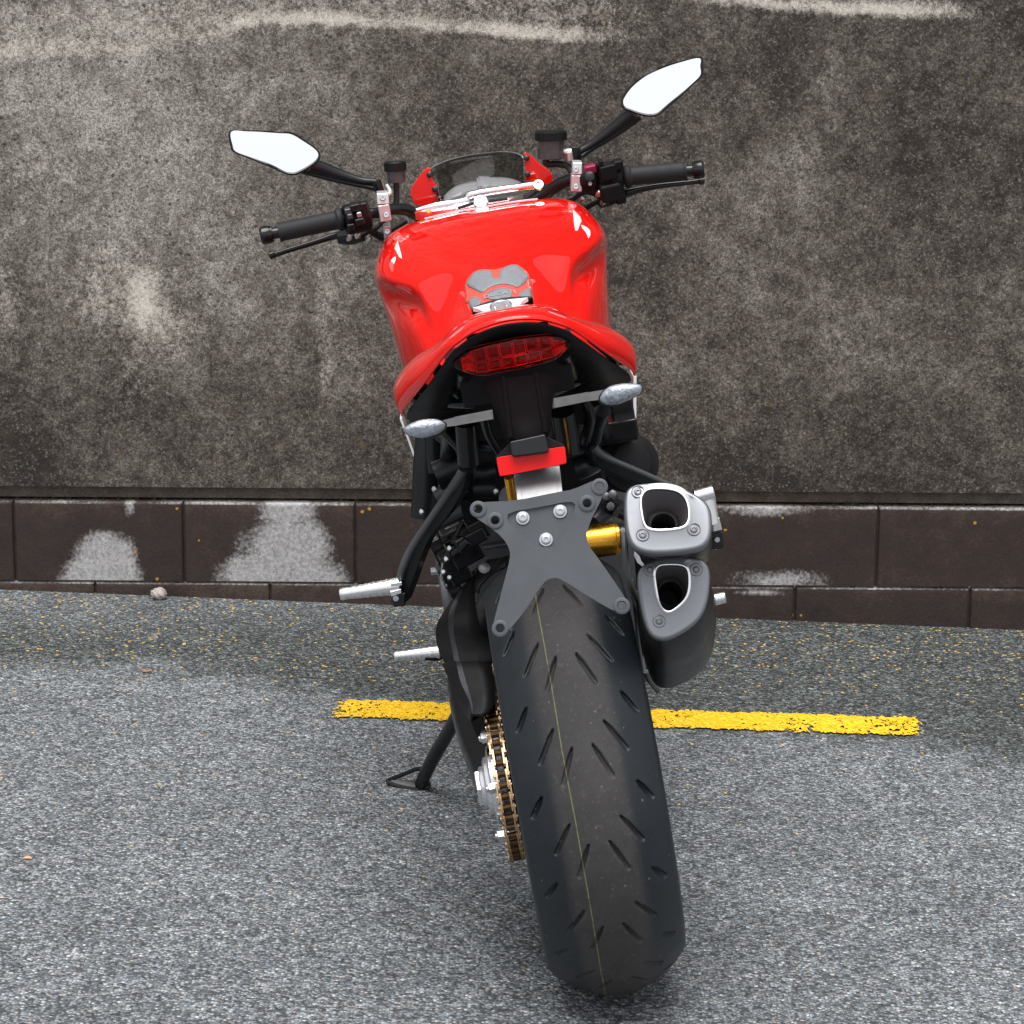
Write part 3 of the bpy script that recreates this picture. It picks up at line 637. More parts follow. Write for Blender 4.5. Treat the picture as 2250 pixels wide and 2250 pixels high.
# chain guard: two-faced black moulding from the swingarm down to the sprocket
secs = [
 [(-0.1277,0.34,0.548), (-0.1223,0.33,0.5609), (-0.1161,0.32,0.5714), (-0.0965,0.31,0.5829), (-0.0853,0.31,0.5832)],
 [(-0.1483,0.29,0.5432), (-0.1413,0.275,0.5525), (-0.1324,0.265,0.5602), (-0.12,0.26,0.5683), (-0.1124,0.26,0.5715)],
 [(-0.1764,0.24,0.5245), (-0.1587,0.215,0.539), (-0.1495,0.205,0.5422), (-0.1318,0.2,0.5447), (-0.1173,0.2,0.5466)],
 [(-0.1836,0.2,0.5159), (-0.1631,0.17,0.5224), (-0.1555,0.165,0.5234), (-0.1325,0.16,0.5195), (-0.1136,0.155,0.5174)],
 [(-0.183,0.15,0.5024), (-0.1613,0.125,0.5053), (-0.1538,0.12,0.5053), (-0.1257,0.11,0.5029), (-0.1027,0.105,0.5078)],
 [(-0.1739,0.11,0.483), (-0.1601,0.08,0.4845), (-0.1518,0.075,0.4844), (-0.1237,0.07,0.4829), (-0.1046,0.06,0.4975)],
 [(-0.1765,0.07,0.4987), (-0.1564,0.045,0.5074), (-0.1494,0.04,0.5057), (-0.1253,0.03,0.5059), (-0.1049,0.02,0.4997)],
 [(-0.1684,0.03,0.4724), (-0.1534,0.005,0.4858), (-0.1452,0,0.484), (-0.1252,-0.01,0.4814), (-0.1071,-0.015,0.4796)],
 [(-0.1583,0,0.4488), (-0.1449,-0.025,0.4636), (-0.1414,-0.03,0.4617), (-0.1277,-0.035,0.4607), (-0.1118,-0.04,0.4593)],
 [(-0.1495,-0.02,0.4317), (-0.1443,-0.045,0.4526), (-0.1429,-0.05,0.4512), (-0.1327,-0.05,0.4484), (-0.1214,-0.05,0.4499)]]
rows = [catmull(np.array([s[j] for s in secs]), 5) for j in range(5)]
P = np.stack(rows, 1)
# turn the left edge under so the shell has depth
under = P[:, :1]+A((.018, .05, -.02)); P = np.concatenate([under, P], 1)
g = G(); g.grid(P[:, :3]); g.grid(P[:, 2:4], k=1); g.grid(P[:, 3:]); cg_ = g.obj('chain_guard', [M['black'], M['guard_glint']], bike, ang=20, solid=.004)  # middle strip carries the painted highlight
G().prism([(-0.1487,-0.02,0.4316), (-0.1293,-0.03,0.4409), (-0.1333,-0.02,0.4216), (-0.1416,-0.01,0.4017), (-0.1448,-0.01,0.4081)], (.004, .02, .002)).obj('guard_flap', M['black'], bike, bevel=.001)
# hugger behind the guard, over the tyre's left shoulder
secs = [[(-0.1142,0.2,0.5706), (-0.1109,0.22,0.5808), (-0.0924,0.24,0.5907), (-0.0708,0.22,0.605), (-0.0568,0.18,0.6184)],
        [(-0.1109,0.19,0.5658), (-0.1057,0.2,0.5758), (-0.0894,0.2,0.5885), (-0.075,0.17,0.6019), (-0.0636,0.14,0.6113)]]
G().grid(secs).obj('mudguard', M['black'], bike, solid=.003)
# swingarm: heavy single side arm hidden behind the guard and the tyre
g = G()
g.tube([(-.105, 0, .326), (-.13, .16, .37), (-.125, .34, .42), (-.06, .50, .46), (0, .58, .47)], [.055, .05, .055, .06, .06], 20, 6, flat=.8)
g.lathe([(-.05, .072), (.05, .072)], (-.075, 0, .326), (1, 0, 0), 32)
g.obj('swingarm', M['satin'], bike)

# ---------------------------------------------------------------- stacked silencers
def silencer(out, hole, pipe, rpipe, bolts, n, axis, length, grow, rimflip, lab):
    n = nrm(n); out = chaikin(out, 3); c = np.mean(A(hole), 0); hole = chaikin(hole, 3)
    O = by_angle(out, c, n); H = by_angle(hole, c, n); N = len(O); ctr = O.mean(0)
    def shrink(P, d):
        q = P-ctr; L = np.linalg.norm(q, axis=1, keepdims=True); return ctr+q*(1-d/L)
    axis = nrm(axis)
    body = G(); R = []
    for t, k in [(.004, -.0035), (.010, -.001), (.02, .0), (.5, grow*.55), (.8, grow), (.93, grow*.8), (1.0, -.02)]:
        q = shrink(O, -k if True else 0)
        R.append(q-n*.010*(t < .1)+axis*length*(t if t > .015 else .015))
    body.grid(R, closev=True, cap1=True)
    b = body.obj('silencer', M['can'], bike, ang=50, label=lab)
    cap = G()
    hz = lambda P, d: c+(P-c)*(1+d/np.linalg.norm(P-c, axis=1, keepdims=True))
    mid1, mid2 = hz(H, .004), hz(H, .0085)
    cap.grid([O-n*.014, O-n*.0045, shrink(O, .0012)-n*.0017, shrink(O, .0035)-n*.0003, shrink(O, .006), mid2-n*.0010, mid1+n*.0002, H*1.0+n*.0004, H-n*.006], closev=True)
    e = cap.obj('end_cap', M['cast'], b, ang=55)
    u, v = frame2(n); th = np.linspace(0, 2*math.pi, N, endpoint=False)
    circ = lambda r, d: A(pipe)+(np.outer(np.cos(th), u)+np.outer(np.sin(th), v))*r-n*d
    ci = circ(rpipe, .055)
    G().grid([hz(H, .0026)+n*.0012, hz(H, .0012)+n*.0022, hz(H, -.0006)+n*.0016, hz(H, -.0014)-n*.003], closev=True).obj('mouth_rim', M['alu'], b, ang=60)
    fn = G(); fn.grid([hz(H, -.0012)-n*.002, .72*H+.28*ci-n*.008, .35*H+.65*ci-n*.012, circ(rpipe*1.05, .034), circ(rpipe, .036)], closev=True, k=0)
    fn.grid([circ(rpipe, .036), circ(rpipe*.95, .12)], closev=True, k=1, cap1=True)
    fn.obj('tail_pipe', [M['funnel'], M['bore']], b, ang=60)
    for p in bolts:
        k = G(); k.lathe([(.0008, .0088), (.0012, .0080), (-.003, .0072)], p, n, 24, 0, cap=False); k.lathe([(-.0022, .0074), (-.0022, .00001)], p, n, 24, 1, cap=False)
        k.lathe([(-.002, .0050), (.0002, .0050), (.0006, .0042), (.0006, .0024), (-.0012, .0022)], p+n*0, n, 18, 2)
        k.obj('bolt', [M['cast'], M['bore'], M['darksteel']], b, ang=40)
silencer([(0.1103,-0.2534,0.7695), (0.1181,-0.2471,0.7794), (0.1338,-0.2446,0.7819), (0.1706,-0.2454,0.7761), (0.1896,-0.2493,0.7671), (0.2123,-0.258,0.7494), (0.22,-0.2647,0.7369), (0.2187,-0.2736,0.7217), (0.2134,-0.2858,0.7014), (0.2014,-0.2924,0.6915), (0.1786,-0.2944,0.6909), (0.1526,-0.295,0.6928), (0.1272,-0.2943,0.6972), (0.1127,-0.2912,0.7042), (0.1053,-0.286,0.714), (0.1043,-0.2731,0.7363)],
         [(0.1309,-0.257,0.7608), (0.137,-0.2512,0.7701), (0.1488,-0.2493,0.7719), (0.1743,-0.2506,0.7666), (0.1876,-0.2547,0.758), (0.1916,-0.2628,0.7435), (0.188,-0.2737,0.7253), (0.1801,-0.2776,0.7195), (0.1622,-0.2786,0.7199), (0.1402,-0.2784,0.723), (0.1301,-0.2757,0.7288), (0.1296,-0.2669,0.7439)],
         A((0.1585,-0.2696,0.7359)), .0165, [A((0.1297,-0.251,0.7714)), A((0.1251,-0.2812,0.72)), A((0.1926,-0.2793,0.7151))], (0.0602,-0.8629,0.5017), (.07, .90, -.33), .26, -.006, 0, 'upper of the two stacked silencers')
silencer([(0.1118,-0.2242,0.6537), (0.1202,-0.2195,0.6649), (0.1396,-0.2165,0.6706), (0.1644,-0.2158,0.6695), (0.1977,-0.217,0.6626), (0.209,-0.221,0.6513), (0.2092,-0.2272,0.635), (0.2007,-0.2382,0.6077), (0.1887,-0.2462,0.5882), (0.171,-0.2515,0.5766), (0.1423,-0.2563,0.5673), (0.1252,-0.2569,0.5677), (0.1136,-0.2538,0.5771), (0.1097,-0.2464,0.5966), (0.1093,-0.2339,0.629)],
         [(0.1356,-0.223,0.6541), (0.1424,-0.2202,0.6607), (0.1547,-0.2201,0.6596), (0.1733,-0.2206,0.656), (0.1811,-0.2231,0.6489), (0.1774,-0.2321,0.6261), (0.1695,-0.2378,0.6122), (0.149,-0.2431,0.6009), (0.1397,-0.2428,0.6025), (0.1342,-0.238,0.6156), (0.1342,-0.2303,0.6354)],
         A((0.1551,-0.2326,0.6273)), .0165, [A((0.1302,-0.222,0.6574)), A((0.1914,-0.2233,0.6471)), A((0.13,-0.2472,0.5922))], (0.0401,-0.9318,0.3607), (.025, .80, -.50), .24, .006, 0, 'lower of the two stacked silencers')
# polished heat shield edge between tyre and silencers, link pipe below
g = G()
g.tube([(0.1063,-0.17,0.7056), (0.1048,-0.16,0.6817), (0.1035,-0.14,0.6512), (0.1048,-0.12,0.6199), (0.1092,-0.1,0.5896), (0.1076,-0.08,0.5538), (0.1075,-0.06,0.5173), (0.1084,-0.04,0.4737)], [.0028, .004, .0045, .004, .0045, .003, .003, .003], 10, 5, flat=2.2)
g.tube([(0.1083,-0.1,0.6185), (0.1107,-0.09,0.5971), (0.1151,-0.09,0.5963), (0.1113,-0.09,0.5826)], .0022, 8, 4)
g.objs('heat_shield', M['steel'], bike)
g = G(); g.tube([(.14, .06, .52), (.15, .25, .40), (.13, .45, .34), (.08, .62, .36), (.05, .8, .42)], [.03, .03, .028, .025, .022], 16, 6)
g.tube([(.15, .03, .62), (.15, .2, .50), (.14, .38, .38)], .026, 14, 5)
g.tube([(0.1129,0.02,0.4496), (0.1176,0.04,0.428), (0.1278,0.07,0.4022)], .004, 8, 4, k=0)
g.objs('exhaust_pipe', M['darksteel'], bike)

# ---------------------------------------------------------------- plate bracket, reflector, lamp
outl = [(-0.0783,-0.3477,0.8143), (-0.031,-0.3496,0.8081), (0.026,-0.349,0.81), (0.0415,-0.3492,0.8093), (0.0729,-0.347,0.8165), (0.0802,-0.347,0.8165), (0.0854,-0.349,0.81), (0.0848,-0.3513,0.8026), (0.0509,-0.3652,0.7584), (0.0493,-0.3706,0.7412), (0.0626,-0.3784,0.7163), (0.0867,-0.3944,0.6654), (0.0873,-0.3969,0.6575), (0.0804,-0.3989,0.6511), (0.0708,-0.3982,0.6533),
        (0.0438,-0.3917,0.6742), (0.0156,-0.384,0.6988), (0.0044,-0.3813,0.7072), (-0.0064,-0.3812,0.7077), (-0.0144,-0.3823,0.7041), (-0.0425,-0.3914,0.6749), (-0.0692,-0.3982,0.6533), (-0.0763,-0.3996,0.649), (-0.085,-0.3989,0.6511), (-0.0885,-0.3964,0.6591), (-0.0832,-0.3926,0.6713), (-0.0671,-0.382,0.7051), (-0.0509,-0.3713,0.7389), (-0.0487,-0.3676,0.7508), (-0.055,-0.3626,0.7667), (-0.0702,-0.3574,0.7832), (-0.0875,-0.3525,0.7988), (-0.0896,-0.3498,0.8074), (-0.0849,-0.348,0.8131)]
npl = nrm((0.0000,-0.9540,0.2997))
outl = chaikin(outl, 1)
br = G().prism(outl, -npl*.006).obj('plate_bracket', M['grey'], bike, smooth=False, label='flat grey cross shaped number plate bracket without a plate')
tri = chaikin([(-0.0427,-0.3534,0.7961), (-0.0023,-0.3536,0.7954), (0.0381,-0.3532,0.7966), (0.0441,-0.3555,0.7894), (0.0291,-0.3624,0.7675), (0.0138,-0.3682,0.7491), (0.0049,-0.3694,0.745), (-0.0128,-0.3686,0.7478), (-0.0215,-0.3663,0.755), (-0.0342,-0.3615,0.7702), (-0.0463,-0.3565,0.7862)], 1)
ct = G().prism(tri+npl*.01, -npl*.0142).obj('cutter', M['grey'], bike, smooth=False); cut(br, ct)
holes = [A((-0.0798,-0.3503,0.8058)), A((-0.061,-0.3557,0.7886)), A((0.058,-0.3553,0.7899)), A((-0.0782,-0.3965,0.6586))]
blind = [A((0.0773,-0.3498,0.8073)), A((0.0785,-0.3961,0.6601))]
for h in holes:
    cut(br, G().lathe([(-.02, .0052), (.02, .0052)], h, npl, 24).obj('cutter', M['grey'], bike))
md = br.modifiers.new('b', 'BEVEL'); md.width = .0011; md.segments = 2; md.limit_method = 'ANGLE'; md.angle_limit = math.radians(40)
for h in holes+blind:
    k = G().lathe([(0, .0108), (.0014, .0105), (.0018, .0098), (.0018, .0062), (.0008, .0054), (-.002, .0052)], h, npl, 28, cap=False)
    if any(np.allclose(h, b_) for b_ in blind): k.lathe([(.0004, .0055), (.0008, .003), (-.0006, .002), (-.0006, .0001)], h, npl, 20)
    k.obj('grommet', M['grey'], br, ang=40)
for p in ((-0.0258,-0.3565,0.7863), (0.0225,-0.3564,0.7864), (-0.0014,-0.3661,0.7554)):
    p = A(p)-npl*.0040
    k = G().lathe([(0, .0090), (.0014, .0090), (.0020, .0085), (.0022, .0066), (.0040, .0060), (.0048, .0048), (.0048, .0030), (.0022, .0027), (.0022, .0001)], p, npl, 32)
    k.obj('bolt', M['steel'], br, ang=35)
# folded grey arm that carries it
g = G(); a0, a1 = A((-0.0263,-0.3,0.8374)), A((0.0317,-0.3,0.8334)); b0_, b1_ = A((-0.0289,-0.345,0.8068)), A((0.0278,-0.345,0.8067))
g.prism([a0, a1, b1_+A((0, 0, -.02)), b0_+A((0, 0, -.02))], (0, .005, 0))
g.prism([a1+A((-.006, -.0006, 0)), a1+A((.001, -.0006, 0)), b1_+A((.001, -.0006, -.02)), b1_+A((-.006, -.0006, -.02))], (0, .03, 0))
g.prism([a0+A((-.001, -.0006, 0)), a0+A((.006, -.0006, 0)), b0_+A((.006, -.0006, -.02)), b0_+A((-.001, -.0006, -.02))], (0, .03, 0))
g.obj('plate_arm', M['arm'], bike, bevel=.0008)
nrf = nrm((0.0000,-0.9752,0.2212))
rfl = G().prism(chaikin([(-0.046,-0.3276,0.8624), (-0.0436,-0.3274,0.8635), (-0.0022,-0.3276,0.8627), (0.0418,-0.3276,0.8627), (0.0431,-0.3279,0.8613), (0.0415,-0.3321,0.8428), (0.0397,-0.3325,0.8409), (-0.0014,-0.3327,0.8399), (-0.0437,-0.3329,0.8392), (-0.0458,-0.3325,0.841)], 1), -nrf*.010).obj('reflector', M['redlens'], bike, bevel=.0015, label='red rectangular reflector below the lamp')
g = G(); off = -nrf*.0105
g.prism([A((-0.0471,-0.3272,0.8644))+off, A((-0.0263,-0.3241,0.8782))+off, A((0.0216,-0.3238,0.8795))+off, A((0.0423,-0.327,0.8653))+off, A((0.0423,-0.3324,0.8414))+off, A((-0.0456,-0.3331,0.8385))+off], -nrf*.006)
g.obj('reflector_base', M['black'], rfl, bevel=.001)
g = G(); lam = [A(q_) for q_ in ((-0.0254,-0.3237,0.8798), (0.0207,-0.3233,0.8815), (0.0222,-0.3284,0.8592), (0.0178,-0.3286,0.8581), (-0.0235,-0.3282,0.8598), (-0.0263,-0.3274,0.8633))]
g.prism([q_+nrf*.012 for q_ in lam], -nrf*.04)
g.obj('plate_lamp', M['satin'], bike, bevel=.003)

# tail undertray and the stalk that runs down to the bracket
g = G()
sp = [[(-0.0186,-0.1,0.927), (0.026,-0.1,0.925)], [(-0.0202,-0.17,0.9139), (0.0245,-0.17,0.9118)], [(-0.021,-0.24,0.9007), (0.0228,-0.24,0.8987)], [(-0.0232,-0.325,0.8831), (0.0215,-0.325,0.8821)]]
g.grid(sp, k=0)
for L_, s in ((0, -1), (1, 1)):
    for i in range(3):
        p, q_ = A(sp[i][L_]), A(sp[i+1][L_]); w_ = A((s*(.030-.008*i), .02, -.004)); w2 = A((s*(.022-.008*i), .02, -.004))
        g.add([p, p+w_, q_+w2, q_], [(0, 1, 2, 3)])
        g.tube([p, q_], .0035, 8, 0)
g.obj('rear_fender', M['plum'], bike, solid=.004)

# ---------------------------------------------------------------- turn signals
def signal(pts, seam, inner, tip, lens_n, label):
    """pts: outline of the lens"""
    P = catmull(A(pts), 6, True); c = P.mean(0); n = nrm(lens_n)
    R = [P+n*-.016, c+(P-c)*1.05-n*.010, c+(P-c)*1.04-n*.002]
    arm_ = A(inner); b = G().prism(arm_, (0, .014, -.003)).grid([c+(P-c)*.5-n*.022]+R, closev=True, cap0=True).obj('turn_signal', M['stalk'], bike, ang=50, label=label, bevel=.0008)
    G().grid([P-n*.003, P+n*.001, c+(P-c)*.90+n*.005, c+(P-c)*.65+n*.009, c+(P-c)*.3+n*.0112, c+(P-c)*.02+n*.012], closev=True, cap1=True).obj('lens', M['clear'], b, ang=70)
    return b
signal([(-0.1612,-0.2,0.8975), (-0.1542,-0.2,0.903), (-0.1364,-0.2,0.907), (-0.1177,-0.2,0.9049), (-0.1073,-0.2,0.8992), (-0.1057,-0.2,0.8935), (-0.1119,-0.2,0.8865), (-0.1255,-0.2,0.8825), (-0.1424,-0.2,0.8836), (-0.1564,-0.2,0.8905)], (-0.1058,-0.19,0.8946), [(-0.1083,-0.185,0.8987), (-0.0918,-0.185,0.9), (-0.0918,-0.182,0.9001), (-0.0404,-0.18,0.9007), (-0.0411,-0.192,0.8899), (-0.0936,-0.196,0.8906), (-0.1059,-0.196,0.8912)], None, (-.12, -.95, .28), 'left rear turn signal')
signal([(0.1023,-0.2,0.893), (0.1072,-0.2,0.9013), (0.117,-0.2,0.9073), (0.1299,-0.2,0.9086), (0.1424,-0.2,0.9075), (0.1569,-0.2,0.9031), (0.1602,-0.2,0.8984), (0.157,-0.2,0.8919), (0.1455,-0.2,0.8875), (0.1322,-0.2,0.8834), (0.118,-0.2,0.8821), (0.1072,-0.2,0.8859)], (0.1064,-0.19,0.896), [(0.1046,-0.196,0.8911), (0.087,-0.196,0.8924), (0.0386,-0.192,0.8903), (0.0389,-0.18,0.9014), (0.0895,-0.182,0.9022), (0.0893,-0.185,0.9021), (0.111,-0.185,0.9021)], None, (.12, -.95, .28), 'right rear turn signal')

# ---------------------------------------------------------------- tail cowl (red seat cover), built as one arched shell
half = [
 [(0,-.10,1.0035), (.04,-.093,.9975), (.07,-.076,.983), (.09,-.055,.967), (.126,0,.926), (.15,.06,.897), (.168,.11,.874), (.1725,.135,.861)],
 [(0,-.085,1.012), (.042,-.080,1.006), (.073,-.062,.991), (.095,-.040,.976), (.133,.012,.938), (.159,.07,.910), (.176,.12,.885), (.1755,.145,.862)],
 [(0,-.03,1.011), (.047,-.025,1.007), (.076,-.01,.992), (.098,.010,.976), (.134,.060,.950), (.163,.12,.922), (.181,.17,.893), (.179,.19,.862)],
 [(0,.05,1.003), (.05,.05,1.0), (.075,.06,.988), (.096,.075,.969), (.131,.125,.949), (.160,.18,.923), (.181,.23,.890), (.178,.25,.858)],
 [(0,.13,.993), (.052,.13,.990), (.074,.14,.980), (.093,.155,.960), (.126,.20,.940), (.152,.25,.912), (.176,.29,.880), (.174,.31,.850)],
 [(0,.215,.980), (.054,.215,.977), (.074,.22,.967), (.090,.235,.948), (.118,.28,.926), (.140,.34,.895), (.160,.38,.865), (.160,.40,.84)]]
full = []
for h in half: full.append([(-x, y, z) for x, y, z in h[:0:-1]]+list(h))
P = np.array([catmull(np.array(r), 4) for r in full]); P = np.stack([catmull(P[:, j], 4) for j in range(P.shape[1])], 1)
cowl = G().grid(P).obj('tail_cowl', M['red'], bike, ang=60, solid=.003, subsurf=1, label='glossy red seat cowl over the tail')
cowl.data.materials.append(M['black']); cowl.modifiers['s'].material_offset = 1     # unpainted inside
# rolled lip round the rear opening
lip = P[0]
G().tube(lip+A((0, .001, .0012)), .0020, 10, 0).obj('cowl_lip', M['red'], cowl)
# pale plate with a round emblem at the front of the cowl, black seat edge behind it
em = G()
def on_cowl(x, y, dz=0):
    return (x, y, float(np.interp(y, [-.03, .05, .13, .215, .26], [1.011, 1.003, .993, .980, .972]))-abs(x)**2*1.6+dz)
em_out = [(-0.0439,0.205,0.9891), (-0.0379,0.2,0.9876), (-0.0305,0.17,0.9855), (-0.0138,0.16,0.9863), (-0.0114,0.15,0.9838), (0.0041,0.15,0.9828), (0.0082,0.16,0.9863), (0.0241,0.17,0.9848), (0.0321,0.2,0.9881), (0.039,0.205,0.9901), (0.0056,0.215,0.9913), (-0.0201,0.215,0.9901)]
em.prism([A(q_)+A((0, 0, .0022)) for q_ in em_out], (0, .002, -.006)); 
c = A((-0.0028,0.16,0.9869))+A((0, 0, .004)); 
emo = em.obj('emblem', M['white'], cowl, smooth=False, label='white plate with a round emblem')
G().lathe([(0, .0165), (.002, .0165), (.0026, .0150), (.0016, .0140), (.0016, .0095), (.0026, .0088), (.0026, .0001)], c, (0, -.45, .9), 32).obj('badge', M['alu'], cowl, ang=30)
g = G(); bk = [(-0.0469,0.225,0.9878), (-0.0388,0.23,0.9909), (-0.0189,0.235,0.9938), (0.0026,0.235,0.995), (0.0258,0.235,0.9931), (0.0465,0.23,0.9901), (0.047,0.225,0.9884), (0.0266,0.22,0.9883), (0.0053,0.22,0.9882), (-0.0203,0.22,0.988), (-0.0378,0.22,0.9855)]
g.prism(bk, (0, .03, -.02)); g.obj('seat_edge', M['seat'], bike, bevel=.002)
# seat between cowl and tank
rows = []
for y, hw, z in [(.22, .09, .925), (.28, .10, .90), (.36, .095, .885), (.44, .085, .885), (.50, .07, .90)]:
    rows.append([(-hw*1.25, y, z-.06), (-hw*1.15, y, z-.02), (-hw*.8, y, z-.003), (0, y, z), (hw*.8, y, z-.003), (hw*1.15, y, z-.02), (hw*1.25, y, z-.06)])
G().grid([catmull(np.array(r), 4) for r in rows]).obj('seat', M['seat'], bike, subsurf=1, solid=.01)

# dark moulding under the cowl: arch soffit, lamp shelf, side walls
rim_in = A([(x*.965, y+.0012, z-.0034) for x, y, z in lip])
g = G()
deep = A([(x*.86, y+.05, z-.028) for x, y, z in rim_in]); deep2 = A([(x*.62, max(y, .05)+.10, z-.050) for x, y, z in rim_in])
g.grid([rim_in, deep, deep2]); g.obj('tail_soffit', M['black'], bike, solid=.003)
g = G()
for k, yy in enumerate((.04, .10, .22)):
    pass
g.grid([[(-.05, -.03, .972), (-.02, -.04, .985), (.02, -.04, .985), (.05, -.03, .972)], [(-.06, .0, .955), (-.02, -.005, .97), (.02, -.005, .97), (.06, .0, .955)]])
g.box((0, .12, .905), (.16, .20, .06)); g.box((0, .30, .85), (.20, .2, .12)); g.box((0, .07, .945), (.12, .10, .04))
g.prism([(-.045, -.055, .985), (.045, -.055, .985), (.05, -.02, .975), (-.05, -.02, .975)], (0, 0, -.006))
g.obj('undertray', M['black'], bike, bevel=.004)

# ---------------------------------------------------------------- tail light: dark housing, red cells, clear red cover
lo = A([(-0.0845,-0.08,0.9547), (-0.0786,-0.08,0.9622), (-0.067,-0.08,0.9671), (-0.0364,-0.08,0.9735), (-0.0106,-0.08,0.9759), (0.015,-0.08,0.9763), (0.0514,-0.08,0.9715), (0.0778,-0.08,0.9649), (0.0838,-0.08,0.9563), (0.0814,-0.08,0.9489), (0.0697,-0.08,0.94), (0.0548,-0.08,0.9333), (0.0154,-0.08,0.9327), (-0.0181,-0.08,0.9317), (-0.0479,-0.08,0.93), (-0.072,-0.08,0.9382), (-0.0828,-0.08,0.9441)])
lo = catmull(lo, 4, True); c = lo.mean(0); n = A((0, -1, .12)); n = nrm(n)
bend = lambda P, d: P+np.stack([np.zeros(len(P)), np.abs(P[:, 0])**1.6*2.2, np.zeros(len(P))], -1)+n*d
tl = G().grid([bend(lo, .0), bend(c+(lo-c)*1.012, -.012), bend(lo, -.03), bend(c+(lo-c)*.8, -.04)], closev=True, cap1=True).obj('tail_light', M['gloss'], bike, ang=40)
g = G(); u0, v0 = lo[:, 0].min(), lo[:, 0].max()
inside = lambda x, z: any(True for _ in [0]) 
zt_ = lambda x: float(max([p[2] for p in lo if abs(p[0]-x) < .006] or [c[2]])); zb_ = lambda x: float(min([p[2] for p in lo if abs(p[0]-x) < .006] or [c[2]]))
xsn = np.linspace(-.072, .074, 9)
for i in range(8):
    xa, xb = xsn[i]+.001, xsn[i+1]-.001; xm = (xa+xb)/2
    for lvl in range(2):
        za0, zb0_ = zb_(xa)+.003, zt_(xa)-.003; za1, zb1_ = zb_(xb)+.003, zt_(xb)-.003
        f0, f1 = (.06, .42) if lvl == 0 else (.48, .96)
        q_ = [A((xa, -.08, za0+(zb0_-za0)*f0)), A((xb, -.08, za1+(zb1_-za1)*f0)), A((xb, -.08, za1+(zb1_-za1)*f1)), A((xa, -.08, za0+(zb0_-za0)*f1))]
        q_ = list(bend(A(q_), -.006)); m_ = sum(q_)/4-n*.007
        o = len(g.v); k = 1 if i == 0 and lvl == 1 else (2 if 0 < i < 7 else 0)
        g.add(q_+[m_+(p-m_)*.35 for p in q_], [(0, 1, 5, 4), (1, 2, 6, 5), (2, 3, 7, 6), (3, 0, 4, 7), (4, 5, 6, 7)], k)
        g.tube([q_[0], q_[1]], .0006, 6, 0, k=0); g.tube([q_[1], q_[2]], .0006, 6, 0, k=0); g.tube([q_[2], q_[3]], .0006, 6, 0, k=0); g.tube([q_[3], q_[0]], .0006, 6, 0, k=0)
M['cell_dark'] = mat('red_lamp_cells_dark', (.27, .009, .008), .25, .5, coat=1., bump=(260, .5, .0015))
g.obj('lamp_cells', [M['lenscell'], M['amber'], M['cell_dark']], tl, smooth=False)
G().grid([bend(lo, .0015), bend(c+(lo-c)*.97, .004), bend(c+(lo-c)*.85, .006), bend(c+(lo-c)*.5, .007), bend(c+(lo-c)*.02, .0072)], closev=True, cap1=True).obj('lens', M['lenscover'], tl, ang=70, solid=.0022)

# ---------------------------------------------------------------- fuel tank
st = {
 .40: [(0,.905), (.042,.903), (.068,.892), (.084,.872), (.094,.852), (.104,.83), (.108,.77)],
 .47: [(0,.945), (.040,.940), (.062,.918), (.082,.890), (.096,.868), (.112,.845), (.118,.77)],
 .54: [(0,.975), (.042,.969), (.068,.942), (.088,.908), (.102,.885), (.122,.860), (.130,.77)],
 .605: [(0,1.000), (.047,.992), (.078,.967), (.106,.946), (.122,.918), (.142,.886), (.148,.77)],
 .655: [(0,1.018), (.062,1.012), (.100,1.000), (.132,.985), (.128,.948), (.155,.910), (.160,.77)],
 .72: [(0,1.038), (.078,1.033), (.137,1.016), (.170,.992), (.146,.956), (.173,.917), (.170,.77)],
 .78: [(0,1.050), (.090,1.046), (.160,1.030), (.193,.998), (.168,.960), (.185,.92), (.176,.77)],
 .84: [(0,1.058), (.094,1.055), (.168,1.040), (.202,1.000), (.192,.960), (.193,.915), (.178,.77)],
 .90: [(0,1.0635), (.094,1.061), (.169,1.0455), (.2045,1.000), (.203,.958), (.194,.908), (.174,.77)],
 .98: [(0,1.066), (.092,1.064), (.167,1.051), (.199,1.003), (.198,.958), (.188,.908), (.168,.77)],
 1.04: [(0,1.062), (.082,1.061), (.154,1.048), (.180,1.000), (.178,.95), (.17,.90), (.155,.77)],
 1.075: [(0,1.045), (.066,1.043), (.118,1.025), (.136,.985), (.14,.94), (.138,.89), (.13,.77)]}
ys = sorted(st); rows = []
for y in ys:
    h = [(x, y, z) for x, z in st[y]]
    f = [(-x, yy, z) for x, yy, z in h[:0:-1]]+h
    rows.append(catmull(np.array(f), 5))
P = np.array(rows); P = np.stack([catmull(P[:, j], 5) for j in range(P.shape[1])], 1)
for _ in range(3):                                             # fair the surface so highlights run cleanly
    Q = P.copy(); Q[1:-1, 1:-1] = .5*P[1:-1, 1:-1]+.125*(P[:-2, 1:-1]+P[2:, 1:-1]+P[1:-1, :-2]+P[1:-1, 2:]); P = Q
TANKP = P
g = G().grid(P, cap0=False, cap1=False)
tank = g.obj('fuel_tank', M['red'], bike, ang=75, subsurf=1, label='glossy red fuel tank with hollow knee flanks')
from mathutils.bvhtree import BVHTree
dg = bpy.context.evaluated_depsgraph_get(); dg.update()
tme = bpy.data.meshes.new_from_object(tank.evaluated_get(dg))
tb = BVHTree.FromPolygons([v.co for v in tme.vertices], [p.vertices for p in tme.polygons])
def drop(x, y, off=.0):
    """point of the tank's top surface above (x, y)"""
    h = tb.ray_cast(Vector((x, y, 2)), Vector((0, 0, -1)))
    if h[0] is None: return A((x, y, .95))
    nn = h[1] if h[1].z > 0 else -h[1]
    return A(h[0])+A(nn)*off
